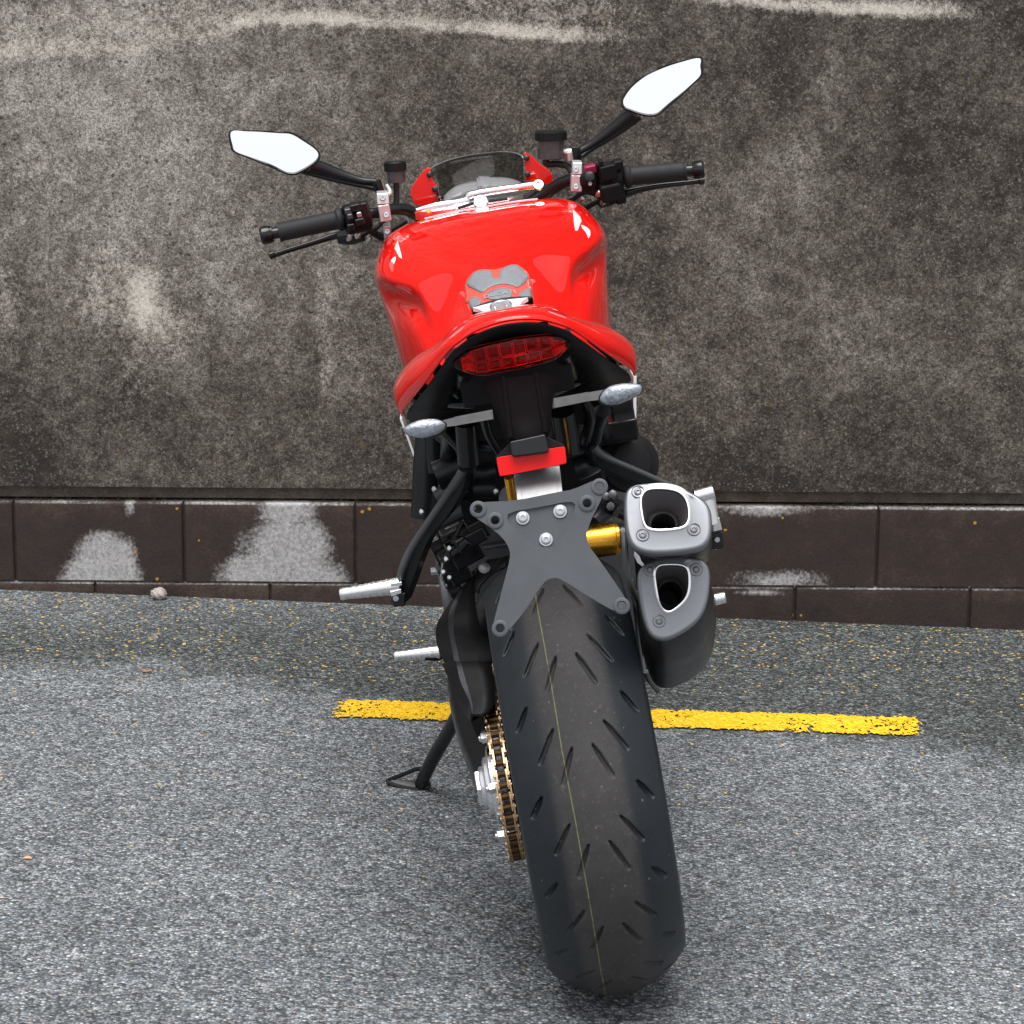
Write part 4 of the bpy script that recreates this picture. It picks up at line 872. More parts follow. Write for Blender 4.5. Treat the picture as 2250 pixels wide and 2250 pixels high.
def patch(poly, off, res=.004, thick=.0016):
    """outline (x, y) laid on the tank as a thin skin with thickness"""
    me = bpy.data.meshes.new('t'); bm = bmesh.new()
    vs = [bm.verts.new((x, y, 0)) for x, y in poly]; bm.faces.new(vs)
    bmesh.ops.triangulate(bm, faces=bm.faces)
    for _ in range(4):
        es = [e for e in bm.edges if e.calc_length() > res*2]
        if not es: break
        bmesh.ops.subdivide_edges(bm, edges=es, cuts=1); bmesh.ops.triangulate(bm, faces=[f for f in bm.faces if len(f.verts) > 3])
    V_ = [drop(v.co.x, v.co.y, off) for v in bm.verts]; bm.verts.index_update(); F = [[v.index for v in f.verts] for f in bm.faces]
    bm.free(); bpy.data.meshes.remove(me); return V_, F
def tank_hit(p, view):
    d = Vector(tuple(nrm(view))); h = tb.ray_cast(Vector(tuple(A(p)-A(d)*.5)), d); return A(h[0]) if h[0] else A(p)
CB = A((-0.0351,-3.4148,1.4440))                                                   # a point on the line of sight used only to lay the pad out on the tank
def lay(pts):
    out = []
    for p in pts:
        d = A(p)-CB; h = tb.ray_cast(Vector(tuple(CB)), Vector(tuple(nrm(d)))); q_ = A(h[0]) if h[0] else A(p); out.append((q_[0], q_[1]))
    return out
def skin(name, pts, lift, m, parent, it=1, **kw):
    V_, F = patch([tuple(q_) for q_ in chaikin(A(pts), it)], lift)
    return mesh_obj(name, V_, F, m, parent, ang=60, **kw)
film = lay([(-0.0573,0.55,0.9468), (-0.051,0.55,0.9864), (-0.0439,0.55,0.9968), (-0.0294,0.55,1.007), (-0.0067,0.55,1.0042), (0.0092,0.55,1.0026), (0.0353,0.55,1.0061), (0.0475,0.55,0.9959), (0.0564,0.55,0.9804), (0.0562,0.55,0.9514), (0.0548,0.55,0.9365), (-0.0024,0.55,0.9348)])
pad = skin('tank_pad', film, .0006, M['padedge'], bike, 1, solid=.0006, off=-1, label='grey rubber pad in red film on the back of the tank')
skin('pad_wing', lay([(-0.0489,0.55,0.9854), (-0.042,0.55,0.9942), (-0.0286,0.55,1.005), (-0.0081,0.55,1.0028), (-0.0045,0.55,0.9969), (-0.0031,0.55,0.9874), (0.0052,0.55,0.9859), (0.0084,0.55,0.9981), (0.0186,0.55,1.0033), (0.035,0.55,1.0046), (0.0448,0.55,0.994), (0.0541,0.55,0.9804), (0.0432,0.55,0.9711), (0.0319,0.55,0.9656), (0.0238,0.55,0.9726), (0.0049,0.55,0.9774), (-0.0142,0.55,0.9742), (-0.0247,0.55,0.9672), (-0.0371,0.55,0.9759)]), .0021, M['pad'], pad, 1, solid=.0015)
skin('pad_badge', lay([(-0.0201,0.55,0.9566), (-0.0182,0.55,0.9644), (-0.0104,0.55,0.9693), (0.0014,0.55,0.9705), (0.0151,0.55,0.9691), (0.0224,0.55,0.9643), (0.0214,0.55,0.9517), (0.0005,0.55,0.9518)]), .0021, M['pad'], pad, 1, solid=.0015)
for pts in ([(-0.0471,0.55,0.9655), (-0.0253,0.55,0.957), (-0.0381,0.55,0.9434), (-0.0485,0.55,0.9441)], [(0.0298,0.55,0.9537), (0.05,0.55,0.9629), (0.0525,0.55,0.9625), (0.051,0.55,0.9418), (0.0292,0.55,0.9433)]):
    skin('pad_wing', lay(pts), .0021, M['pad'], pad, 1, solid=.0015)
# raised lettering on the pad's badge
cu = bpy.data.curves.new('t', 'FONT'); cu.body = 'DUCATI'; cu.size = .0115; cu.extrude = .0005; cu.align_x = 'CENTER'; cu.align_y = 'CENTER'; cu.space_character = 1.08
to = bpy.data.objects.new('t', cu); COL.objects.link(to); dg.update(); tm = bpy.data.meshes.new_from_object(to.evaluated_get(bpy.context.evaluated_depsgraph_get()))
bpy.data.objects.remove(to, do_unlink=True)
(lx, ly), = lay([(0.002,0.55,0.9609)])
for v in tm.vertices:
    x, y, z = v.co; q_ = drop(lx+x*1.15, ly+y*1.3, .0022+z+.0005); v.co = q_
M['letter'] = mat('light_grey_print', (.30, .31, .33), .45)
tm.materials.clear(); tm.materials.append(M['letter']); finish('lettering', tm, pad, smooth=False)
# white skins on the shoulders, painting in reflections of the sky
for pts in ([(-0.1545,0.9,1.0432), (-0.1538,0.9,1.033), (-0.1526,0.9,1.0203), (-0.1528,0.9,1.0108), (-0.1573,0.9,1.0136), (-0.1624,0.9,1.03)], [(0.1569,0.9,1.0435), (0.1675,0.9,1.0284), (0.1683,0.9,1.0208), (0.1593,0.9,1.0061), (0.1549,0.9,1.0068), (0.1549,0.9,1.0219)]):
    skin('shoulder_highlight', lay(pts), .0010, M['white'], tank, 0, solid=.001)
# bright tube along the front edge, drawn as its white highlight line
j = len(TANKP)-1-5
G().tube([TANKP[-8, k]+A((0, .004, .0005)) for k in range(24, TANKP.shape[1]-24)], .0014, 8, 0).obj('tank_edge_line', M['alu'], tank)
bpy.data.meshes.remove(tme)

# ---------------------------------------------------------------- mirrors
def mirror(out, n, stem, knuckle, label):
    n = nrm(n); P = catmull(A(out), 5, True); c = P.mean(0)
    sh = lambda k, d: c+(P-c)*(1-k/np.linalg.norm(P-c, axis=1, keepdims=True))+n*d
    b = G().grid([sh(.0036, .0008), sh(.0016, .0016), sh(0, .0004), sh(-.0005, -.004), sh(.006, -.012), sh(.022, -.019), c+(P-c)*.3-n*.022, c+(P-c)*.02-n*.0225], closev=True, cap0=True, cap1=True)
    o = b.obj('mirror', M['gloss'], bike, ang=60, label=label)
    G().grid([sh(.0042, .0012), c+(P-c)*.5+n*.0013, c+(P-c)*.02+n*.0013], closev=True, cap1=True, cap0=False).obj('mirror_glass', M['mirror'], o, smooth=False)
    g = G()
    for (pts, r) in stem: g.tube(pts, r, 12, 6)
    g.lathe([(-.012, .0085), (.010, .0085), (.012, .007)], knuckle[0], A(knuckle[1])-A(knuckle[0]), 18)
    g.obj('mirror_stem', M['satin'], o)
    return o
mirror([(-0.422,1.0652,1.2736), (-0.3936,1.0676,1.2695), (-0.3638,1.0697,1.264), (-0.3342,1.0716,1.2575), (-0.311,1.0725,1.2507), (-0.2898,1.0697,1.2323), (-0.2724,1.0666,1.2141), (-0.2686,1.0639,1.2034), (-0.2741,1.0608,1.195), (-0.2915,1.0558,1.1856), (-0.3146,1.0508,1.1781), (-0.326,1.0495,1.1787), (-0.3368,1.0494,1.1831), (-0.3643,1.0514,1.2016), (-0.3944,1.053,1.22), (-0.4202,1.0545,1.2361), (-0.4242,1.0576,1.2486)], (0.1197,-0.9527,0.2793),
       [([(-0.2934,1.078,1.1875), (-0.2744,1.085,1.1799), (-0.2417,1.09,1.1609), (-0.2058,1.09,1.1436), (-0.1809,1.088,1.1368), (-0.1752,1.085,1.1251), (-0.1772,1.083,1.1166)], [.013, .0125, .0105, .0075, .0068, .0072, .007]),
        ([(-0.3083,1.082,1.1787), (-0.2678,1.088,1.1604), (-0.2268,1.09,1.1428), (-0.1951,1.09,1.1308), (-0.1782,1.086,1.123)], [.004, .0045, .0045, .005, .005])],
       ((-0.1772,1.085,1.1281), (-0.1755,1.085,1.1161)), 'left mirror with a white reflection of the sky')
mirror([(0.4366,1.0694,1.2587), (0.4359,1.065,1.2437), (0.4334,1.0605,1.2278), (0.4155,1.0575,1.2144), (0.3893,1.0539,1.1975), (0.3606,1.0505,1.1809), (0.3408,1.0487,1.1712), (0.3255,1.0497,1.1717), (0.311,1.0519,1.1767), (0.2947,1.0554,1.1857), (0.2832,1.0583,1.1934), (0.2807,1.0609,1.2019), (0.285,1.0634,1.2113), (0.3025,1.0675,1.2285), (0.3313,1.0709,1.245), (0.3637,1.0716,1.2534), (0.4005,1.071,1.2578)], (-0.0502,-0.9584,0.2810),
       [([(0.3022,1.08,1.1795), (0.2814,1.085,1.1687), (0.2504,1.09,1.1519), (0.2165,1.09,1.1358), (0.1941,1.088,1.1277), (0.1868,1.085,1.1193), (0.1857,1.083,1.1132)], [.013, .0125, .0105, .0075, .0068, .0072, .007]),
        ([(0.3125,1.082,1.1699), (0.2819,1.088,1.1543), (0.2486,1.09,1.1406), (0.2152,1.09,1.1283), (0.1965,1.086,1.1189)], [.004, .0045, .0045, .005, .005])],
       ((0.1877,1.085,1.1243), (0.1868,1.085,1.1128)), 'right mirror standing higher, with a white reflection of the sky')

# ---------------------------------------------------------------- handlebar and controls
hb = G().tube([(-0.391,1.03,1.0822), (-0.2488,1.04,1.0853), (-0.2025,1.055,1.0858), (-0.1799,1.065,1.083), (-0.159,1.08,1.0843), (-0.1343,1.1,1.0773), (-0.1135,1.11,1.0623), (-0.0788,1.12,1.0502), (0.0151,1.12,1.0527), (0.0757,1.12,1.0527), (0.1102,1.11,1.0567), (0.1356,1.1,1.07), (0.1572,1.085,1.0791), (0.1778,1.07,1.0826), (0.2204,1.055,1.0794), (0.2654,1.045,1.0736), (0.3918,1.03,1.0643)], [.0085, .0085, .0095, .010, .0105, .011, .0115, .0125, .0125, .0125, .012, .0115, .011, .0105, .010, .0085, .0085], 18, 6).obj('handlebar', M['satin'], bike)
def grip(p, q_, e, ename, r=.0172):
    p, q_, e = A(p), A(q_), A(e); d = nrm(q_-p); L = np.linalg.norm(q_-p)
    prof = [(0, r*1.02), (.004, r*1.22), (.010, r*1.24), (.013, r*1.04)]
    k = int(L/.006)
    for i in range(k): 
        t = .016+(L-.02)*i/k; prof += [(t, r*.985), (t+.0025, r), (t+.0042, r)]
    prof += [(L-.004, r*1.06), (L, r*1.04)]
    g_ = G().lathe(prof, p, d, 36).obj('grip', M['rubber'], bike, ang=50)
    L2 = np.linalg.norm(e-q_)
    G().lathe([(0, r*.62), (.010, r*.62), (.011, r*.86), (L2*.45, r*.90), (L2*.5, r*.96), (L2-.004, r*.96), (L2, r*.78)], q_, e-q_, 32).obj('bar_end', M['gloss'], g_, ang=35)
grip((-0.2474,1.04,1.0859), (-0.3666,1.032,1.0823), (-0.3999,1.03,1.0816), 0)
grip((0.264,1.045,1.073), (0.3768,1.033,1.0651), (0.4076,1.03,1.063), 0)
def lever(pts, r, tip, perch, label):
    g_ = G().tube(pts, r, 12, 6, flat=1.25); g_.lathe([(-.006, .003), (-.004, .0072), (.004, .0072), (.006, .003)], tip, A(pts[-1])-A(pts[-2]), 16)
    o = g_.obj('lever', M['gloss'], bike, label=label)
    k = G().tube(perch, [.010, .012, .010], 12, 4, flat=1.1); k.obj('lever_perch', M['satin'], o)
lever([(-0.2263,1.085,1.0456), (-0.252,1.1,1.0507), (-0.2729,1.105,1.0523), (-0.3049,1.1,1.0487), (-0.3418,1.09,1.0449), (-0.371,1.085,1.0416), (-0.3924,1.083,1.0382)], [.006, .007, .0055, .0045, .0042, .0042, .0045], (-0.39,1.083,1.0399), [(-0.2656,1.1,1.0479), (-0.245,1.095,1.0453), (-0.221,1.085,1.046)], 'clutch lever')
lever([(0.2255,1.085,1.0334), (0.26,1.08,1.039), (0.289,1.075,1.0432), (0.3278,1.07,1.0436), (0.3665,1.07,1.0413), (0.4048,1.07,1.0391)], [.006, .007, .0055, .0045, .0040, .0040], (0.4033,1.07,1.0393), [(0.2144,1.08,1.0319), (0.2308,1.085,1.0338), (0.25,1.09,1.0366)], 'brake lever')
# switch housings
def housing(p, q_, r, flat, nm='switch_housing'):
    p, q_ = A(p), A(q_); d = q_-p; L = np.linalg.norm(d)
    return G().lathe([(0, r*.84), (.003, r), (L*.48, r), (L*.5, r*.96), (L*.52, r), (L-.003, r), (L, r*.84)], p, d, 22).obj(nm, M['black'], bike, ang=32)
h = housing((-0.2006,1.045,1.0837), (-0.2465,1.035,1.0833), .0275, 1)
def knob(parent, name, c, s, m, ax=((1, 0, 0), (0, 1, 0), (0, 0, 1))): G().box(c, s, ax).obj(name, m, parent, bevel=min(s)*.22)
axl = (A((.98, .05, .05)), A((-.05, .95, .30)), A((-.05, -.30, .95)))
for px_, s, m in [((-0.2214,1.008,1.1059), (.020, .018, .014), M['satin']), ((-0.2351,1.008,1.1011), (.013, .012, .010), M['darksteel']), ((-0.2169,1.004,1.0922), (.009, .012, .010), M['steel']), ((-0.2351,1.006,1.0732), (.014, .014, .012), M['gloss']), ((-0.2179,1.006,1.0799), (.018, .016, .013), M['gloss']), ((-0.2336,1.004,1.0918), (.010, .012, .010), M['darksteel']), ((-0.2058,1.012,1.0977), (.014, .016, .03), M['satin'])]:
    knob(h, 'switch', px_, s, m, axl)
h2 = housing((0.1872,1.058,1.0811), (0.2199,1.05,1.0785), .0265, 1)
knob(h2, 'kill_switch', (0.2055,1.028,1.0987), (.022, .016, .016), M['kill'], axl)
G().lathe([(0, .009), (.005, .009), (.006, .007)], A((0.2015,1.022,1.085)), (0, -.95, .3), 20).obj('start_button', M['satin'], h2)
h3 = housing((0.2204,1.05,1.0784), (0.2633,1.045,1.0732), .0285, 1, 'throttle_housing')
for c, s in [((0.2358,1.015,1.0885), (.030, .014, .028)), ((0.2546,1.02,1.0989), (.018, .02, .018)), ((0.235,1.03,1.053), (.040, .03, .035)), ((0.251,1.05,1.0383), (.02, .03, .02)), ((0.2254,1.018,1.0939), (.008, .016, .040))]: knob(h3, 'cable_guide', c, s, M['black'], axl)
G().lathe([(0, .0035), (.004, .0035)], A((0.2002,1.022,1.0724)), (0, -.95, .3), 12).obj('switch_mark', M['letter'], h2)
# silver clamps of the lever brackets
def clamp(parent_name, tops, bolts):
    g_ = G()
    for p, q_, w_ in tops:
        p, q_ = A(p), A(q_); g_.bar(p, q_, nrm(np.cross(q_-p, (0, 1, .1)))*w_, (0, .020, .004))
    o = g_.obj(parent_name, M['cast'], bike, bevel=.0022)
    o.data.materials[0] = M['alu2']
    for b in bolts: G().lathe([(0, .0052), (.003, .0052), (.0038, .0044), (.0038, .0026), (.001, .0024)], A(b), (0, -.95, .3), 16).obj('bolt', M['steel'], o, ang=35)
M['alu2'] = mat('bead_blasted_aluminium', (.66, .66, .67), .42, .75, var=.1, vscale=60)
clamp('bar_clamp', [((-0.17,1.045,1.1209), (-0.1723,1.042,1.1009), .022), ((-0.1725,1.042,1.1002), (-0.1729,1.045,1.0698), .021), ((-0.1734,1.06,1.0608), (-0.1756,1.07,1.0382), .014)], [(-0.1712,1.033,1.1105), (-0.1702,1.033,1.079), (-0.1744,1.055,1.0477)])
clamp('bar_clamp', [((0.1847,1.045,1.115), (0.181,1.042,1.0936), .018), ((0.1804,1.042,1.0929), (0.1744,1.045,1.0636), .020)], [(0.1798,1.033,1.1008), (0.1748,1.033,1.0704)])
# fluid reservoirs
def reservoir(bt, tp, r, lidh, hose, rh, label):
    bt, tp = A(bt), A(tp); d = tp-bt; L = np.linalg.norm(d)
    b = G().lathe([(0, r*.55), (.002, r*.84), (L-lidh, r*.88), (L-lidh, r*.80)], bt, d, 12).obj('fluid_reservoir', M['resv'], bike, ang=28, label=label)
    prof = [(L-lidh, r*.9), (L-lidh+.001, r), (L-.003, r), (L, r*.86), (L, .0001)]
    G().lathe(prof, bt, d, 30).obj('lid', M['black'], b, ang=40)
    g_ = G().tube(hose, rh, 12, 6); g_.obj('hose', M['rubber'], b)
reservoir((-0.1439,1.09,1.1284), (-0.1393,1.09,1.1682), .0205, .018, [(-0.1439,1.09,1.1284), (-0.1463,1.09,1.112), (-0.1504,1.088,1.092), (-0.1563,1.085,1.0855)], .0055, 'small clutch fluid reservoir')
reservoir((0.1417,1.09,1.1221), (0.1488,1.09,1.1741), .0295, .018, [(0.1314,1.092,1.1259), (0.133,1.095,1.1155), (0.1503,1.095,1.1126), (0.1672,1.09,1.1063), (0.1739,1.08,1.0947), (0.1743,1.075,1.0834)], .0062, 'large brake fluid reservoir')
g = G()
g.tube([(0.1567,1.09,1.1294), (0.1714,1.09,1.1315), (0.1865,1.088,1.129)], [.006, .0065, .006], 10, 4)
g.tube([(-0.1614,1.085,1.1292), (-0.1574,1.08,1.1147), (-0.1658,1.075,1.1113)], .005, 10, 4)
g.lathe([(0, .006), (.014, .006)], (0.175,1.08,1.117), (0, -.2, 1), 12)
g.objs('reservoir_bracket', M['alu2'], bike)
# cables and hydraulic lines round the bars
g = G()
for pts, r in [([(-0.2235,1.085,1.0464), (-0.2047,1.1,1.0509), (-0.189,1.12,1.0384), (-0.1673,1.14,1.0432), (-0.139,1.15,1.0533)], .005), ([(-0.2124,1.06,1.0611), (-0.2024,1.08,1.0471), (-0.1871,1.1,1.0321)], .0045), ([(-0.2091,1.07,1.0518), (-0.1931,1.085,1.0555), (-0.1783,1.09,1.0655)], .004),
               ([(0.2354,1.08,1.0321), (0.2104,1.1,1.0309), (0.1893,1.12,1.0224), (0.1633,1.13,1.0209)], .005), ([(0.2227,1.07,1.039), (0.2001,1.09,1.0518), (0.1849,1.1,1.051), (0.1683,1.11,1.0427), (0.1389,1.12,1.0365)], .0045), ([(0.2557,1.07,1.0333), (0.2297,1.08,1.0292), (0.2129,1.09,1.0339)], .005),
               ([(0.0805,1.09,1.0569), (0.1015,1.11,1.0674), (0.1243,1.13,1.0723)], .006), ([(0.0878,1.085,1.0548), (0.1107,1.1,1.0626), (0.1342,1.12,1.0714)], .005), ([(-0.1081,1.1,1.0628), (-0.0781,1.09,1.0546), (-0.0567,1.09,1.0573)], .006)]: g.tube(pts, r, 10, 5)
g.objs('control_cable', M['rubber'], bike)
g = G()
for c in ((-0.212,1.08,1.0371), (0.1828,1.07,1.0421), (0.2129,1.03,1.0517), (0.2205,1.06,1.033), (-0.2292,1.07,1.0488), (-0.2456,1.08,1.0463)): g.lathe([(-.006, .0035), (0, .0055), (.006, .0055), (.009, .003)], c, (.6, -.5, .6), 10)
g.objs('banjo_bolt', M['steel'], bike, ang=35)

# ---------------------------------------------------------------- top clamp, instrument, screen
g = G()
g.prism([A(q_) for q_ in ((-0.1198,1.07,1.0732), (-0.0918,1.1,1.0809), (-0.0366,1.11,1.0809), (0.0243,1.11,1.0808), (0.0802,1.1,1.0836), (0.0803,1.08,1.0734), (0.0521,1.055,1.066), (0.0002,1.05,1.0669), (-0.0468,1.05,1.0655), (-0.0422,1.06,1.0678), (-0.086,1.06,1.0697))], (0, .004, -.014))
g.tube([(-0.1175,1.065,1.0758), (-0.0848,1.08,1.0761), (-0.0248,1.085,1.0757), (-0.0116,1.085,1.085), (0.0793,1.075,1.0843), (0.1127,1.07,1.0828)], [.004, .007, .008, .008, .007, .009], 12, 5)
top = g.obj('top_clamp', M['alu'], bike, bevel=.001, ang=40)
G().lathe([(0, .0135), (.004, .0135), (.0055, .012), (.0055, .0085), (.0035, .008), (.0035, .0001)], A((0.0014,1.045,1.0718)), (0, -.85, .5), 32).obj('steering_nut', M['steel'], top, ang=35)
for c in ((0.1097,1.062,1.0826),): G().lathe([(0, .010), (.004, .010), (.005, .009), (.005, .005), (.002, .0045)], A(c), (0, -.85, .5), 24).obj('bolt', M['steel'], top, ang=35)
g = G()
for p, q_ in (((-0.0411,1.044,1.0689), (-0.0119,1.044,1.0729)), ((0.0152,1.044,1.072), (0.0499,1.044,1.0706))): g.tube([p, q_], .0028, 8, 0)
g.objs('clamp_slot', M['bore'], top)
G().lathe([(0, .005), (.006, .005), (.008, .0035)], A((-0.094,1.045,1.0688)), (0, -.8, .5), 14).obj('orange_cap', M['orange'], bike)
# instrument with a pale rounded hood
g = G(); rows = []
for k, (y, dz) in enumerate([(1.13, 0), (1.16, .010), (1.20, .010), (1.23, -.02)]):
    row = [A(q_)+A((0, y-1.14, dz)) for q_ in ((-0.0637,1.14,1.0748), (-0.0404,1.14,1.087), (-0.0108,1.14,1.0903), (0.0267,1.14,1.0898), (0.0018,1.14,1.0949), (0.0355,1.14,1.0912), (0.0635,1.14,1.0848), (0.0818,1.14,1.0758))]
    rows.append(catmull(np.array(row), 4))
rows = [rows[0]+A((0, .0, -.035))]+rows
G().grid(rows).obj('instrument', mat('pale_instrument_hood', (.42, .42, .44), .3, .5, coat=.5), bike, ang=60, solid=.004)
# smoked screen: a curved sheet held by two red brackets
top_e = [(-0.0794,1.2,1.1343), (-0.0691,1.205,1.1396), (-0.04,1.225,1.1444), (-0.002,1.24,1.1453), (0.0387,1.245,1.1428), (0.0577,1.235,1.1415), (0.0805,1.22,1.1366), (0.0922,1.205,1.1302), (0.0944,1.2,1.1253)]
bot_e = [(-0.0752,1.15,1.0765), (-0.0679,1.155,1.0801), (-0.0465,1.17,1.0804), (-0.0115,1.18,1.0815), (0.0264,1.185,1.0812), (0.0455,1.18,1.0809), (0.0687,1.165,1.0793), (0.0827,1.155,1.0777), (0.0864,1.15,1.0774)]
T_, B_ = catmull(np.array(top_e), 5), catmull(np.array(bot_e), 5)
G().grid([T_*(1-t)+B_*t+A((0, .010*math.sin(math.pi*t), 0)) for t in np.linspace(0, 1, 7)]).obj('windscreen', M['screen'], bike, ang=80, solid=.003)
G().tube(T_, .0016, 8, 0).obj('screen_edge', mat('screen_edge_grey', (.16, .16, .17), .15, coat=.5), bike)
def bracket(out, bolts, label):
    P = A(out); o = G().prism(chaikin(P, 1), (0, .006, 0)).obj('screen_bracket', M['red'], bike, bevel=.0018, smooth=True, label=label)
    for b in bolts: G().lathe([(0, .0055), (.003, .0055), (.0042, .0040), (.0042, .0001)], A(b), (0, -.95, .3), 16).obj('bolt', M['satin'], o, ang=40)
bracket([(-0.1262,1.17,1.1035), (-0.096,1.17,1.1339), (-0.084,1.17,1.1419), (-0.0784,1.17,1.1401), (-0.0792,1.17,1.1178), (-0.0712,1.17,1.1032), (-0.0752,1.17,1.0748), (-0.1173,1.17,1.0716)], [(-0.0825,1.17,1.1276), (-0.0777,1.17,1.0996)], 'left red screen bracket')
bracket([(0.0947,1.17,1.1372), (0.104,1.17,1.1372), (0.1223,1.17,1.1119), (0.1425,1.17,1.0931), (0.14,1.17,1.0719), (0.1252,1.17,1.066), (0.0966,1.17,1.0781), (0.0901,1.17,1.0911), (0.096,1.17,1.1138)], [(0.0995,1.168,1.127), (0.0964,1.168,1.0975)], 'right red screen bracket')
# headlight nacelle, forks, front mudguard: hidden from behind but there
P = []
for y, sx, sz, zc in [(1.20, .085, .07, .93), (1.26, .10, .085, .925), (1.32, .095, .085, .91), (1.36, .06, .055, .90)]:
    th = np.linspace(0, 2*math.pi, 24, endpoint=False); P.append(np.stack([sx*np.cos(th), np.full(24, y), zc+sz*np.sin(th)], -1))
G().grid(P, closev=True, cap0=True, cap1=True).obj('headlight', M['gloss'], bike, ang=50)
g = G()
for s in (-1, 1):
    fl = G().tube([(s*.105, 1.09, 1.045), (s*.105, 1.24, .72)], .0265, 20, 0).tube([(s*.105, 1.24, .72), (s*.105, 1.45, .30)], .030, 20, 0)
    fl.obj('fork_leg', M['fork'], bike)
rows = []
for a in np.radians(np.arange(20, 150, 10)):
    rows.append([(x, 1.511+(.325-.05*abs(x/.07)**2)*math.cos(a), .30+(.325-.05*abs(x/.07)**2)*math.sin(a)) for x in np.linspace(-.07, .07, 9)])
G().grid(rows).obj('front_mudguard', M['red'], bike, solid=.003)

# ---------------------------------------------------------------- engine, frame and the dark works behind the wheel
g = G()
g.box((0, .80, .40), (.34, .36, .24)); g.box((0, .98, .52), (.20, .24, .22), ((1, 0, 0), (0, .85, .35), (0, -.35, .85))); g.box((0, .72, .62), (.20, .20, .26))
for k in range(6): g.box((0, .72, .54+.035*k), (.25, .24, .008))
g.lathe([(-.02, .10), (0, .105), (.02, .10)], (.165, .82, .42), (1, 0, 0), 30); g.lathe([(-.02, .085), (0, .09), (.02, .085)], (-.165, .80, .42), (1, 0, 0), 30)
g.obj('engine', M['darksteel'], bike, bevel=.008)
G().box((0, 1.20, .55), (.32, .05, .30), ((1, 0, 0), (0, .95, .2), (0, -.2, .95))).obj('radiator', M['black'], bike, bevel=.006)
g = G()
for s in (-1, 1):
    g.tube([(s*.05, 1.08, .95), (s*.13, .92, .80), (s*.15, .70, .72)], .016, 14, 5); g.tube([(s*.05, 1.12, .82), (s*.13, .92, .78)], .014, 12, 0)
    g.tube([(s*.13, .62, .78), (s*.11, .40, .80), (s*.085, .15, .87), (s*.07, .0, .935)], .013, 14, 5)
    g.tube([(s*.135, .55, .70), (s*.125, .38, .74), (s*.10, .18, .86)], .012, 12, 5)
    g.tube([(s*.155, .66, .80), (s*.165, .50, .83), (s*.158, .32, .865), (s*.12, .12, .93)], .010, 10, 5)
    g.tube([(s*.150, .30, .86), (s*.10, .22, .80), (s*.05, .20, .78)], .009, 10, 4)
g.tube([(-.16, .5, .70), (0, .52, .69), (.16, .5, .70)], .014, 12, 4)
g.obj('frame', M['satin'], bike)
# under-seat airbox and fender inner faces
g = G()
g.box((0, .36, .80), (.17, .18, .14)); g.box((0, .48, .74), (.24, .12, .18))
g.obj('airbox', M['black'], bike, bevel=.01)
# thin white strips at the sides of the bike
g = G()
g.bar((-0.1927,0.62,0.7834), (-0.1858,0.62,0.7447), (.0035, 0, 0), (0, .08, 0)); g.bar((-0.1858,0.62,0.7447), (-0.1788,0.62,0.6972), (.0035, 0, 0), (0, .08, 0)); g.objs('side_strip', M['white'], bike)
g = G(); g.bar((0.1988,0.62,0.7865), (0.1805,0.62,0.6768), (.005, 0, 0), (0, .08, 0)); g.objs('side_strip', M['white'], bike)
g = G()
for pts, r in [([(-0.1559,0.5,0.762), (-0.1637,0.5,0.7186), (-0.171,0.5,0.6772), (-0.1815,0.5,0.6315)], [.016, .020, .022, .022]),
               ([(-0.142,0.42,0.7739), (-0.1469,0.42,0.7424), (-0.148,0.42,0.7172)], .011),
               ([(-0.1452,0.36,0.7215), (-0.1219,0.36,0.7265), (-0.1008,0.36,0.7319)], .024),
               ([(-0.1305,0.4,0.7777), (-0.1096,0.38,0.7571), (-0.0938,0.36,0.7397)], .010),
               ([(-0.0653,0.34,0.7905), (-0.0733,0.34,0.7512), (-0.0757,0.34,0.7244)], .034),
               ([(-0.084,0.26,0.7369), (-0.0696,0.26,0.7322), (-0.0519,0.26,0.7335)], .014),
               ([(-0.0907,0.26,0.7114), (-0.0735,0.26,0.7095), (-0.0589,0.26,0.7057)], .016),
               ([(-0.151,0.4,0.6753), (-0.1266,0.4,0.6849), (-0.1066,0.4,0.6952)], .018),
               ([(-0.1661,0.42,0.6154), (-0.1393,0.4,0.6384), (-0.1053,0.38,0.6529)], .020)]: g.tube(pts, r, 14, 5)
g.objs('subframe_tube', M['satin'], bike)
g = G()
for pts, r in [([(-0.1117,0.1,0.9322), (-0.1028,0.08,0.9128), (-0.0825,0.06,0.8896)], .008), ([(-0.1355,0.16,0.8913), (-0.109,0.12,0.8761), (-0.0689,0.08,0.8714)], .009), ([(0.0926,0.1,0.9171), (0.1146,0.12,0.8914), (0.1413,0.16,0.8573)], .008), ([(0.0481,0.08,0.8674), (0.0863,0.12,0.8712), (0.1323,0.18,0.8708)], .009),
               ([(-0.0829,0.16,0.8307), (-0.0861,0.17,0.7993), (-0.0893,0.18,0.7677)], .017), ([(-0.0545,0.1,0.8445), (-0.0528,0.12,0.8153), (-0.0415,0.14,0.7798)], .007), ([(0.059,0.14,0.8261), (0.0592,0.15,0.7987), (0.058,0.16,0.7626)], .019), ([(0.0951,0.16,0.8334), (0.0996,0.17,0.8052), (0.0858,0.19,0.7652)], .008), ([(-0.1189,0.2,0.8171), (-0.1018,0.2,0.7923), (-0.0923,0.2,0.7732)], .007)]: g.tube(pts, r, 14, 5)
g.objs('tail_strut', M['gloss'], bike)
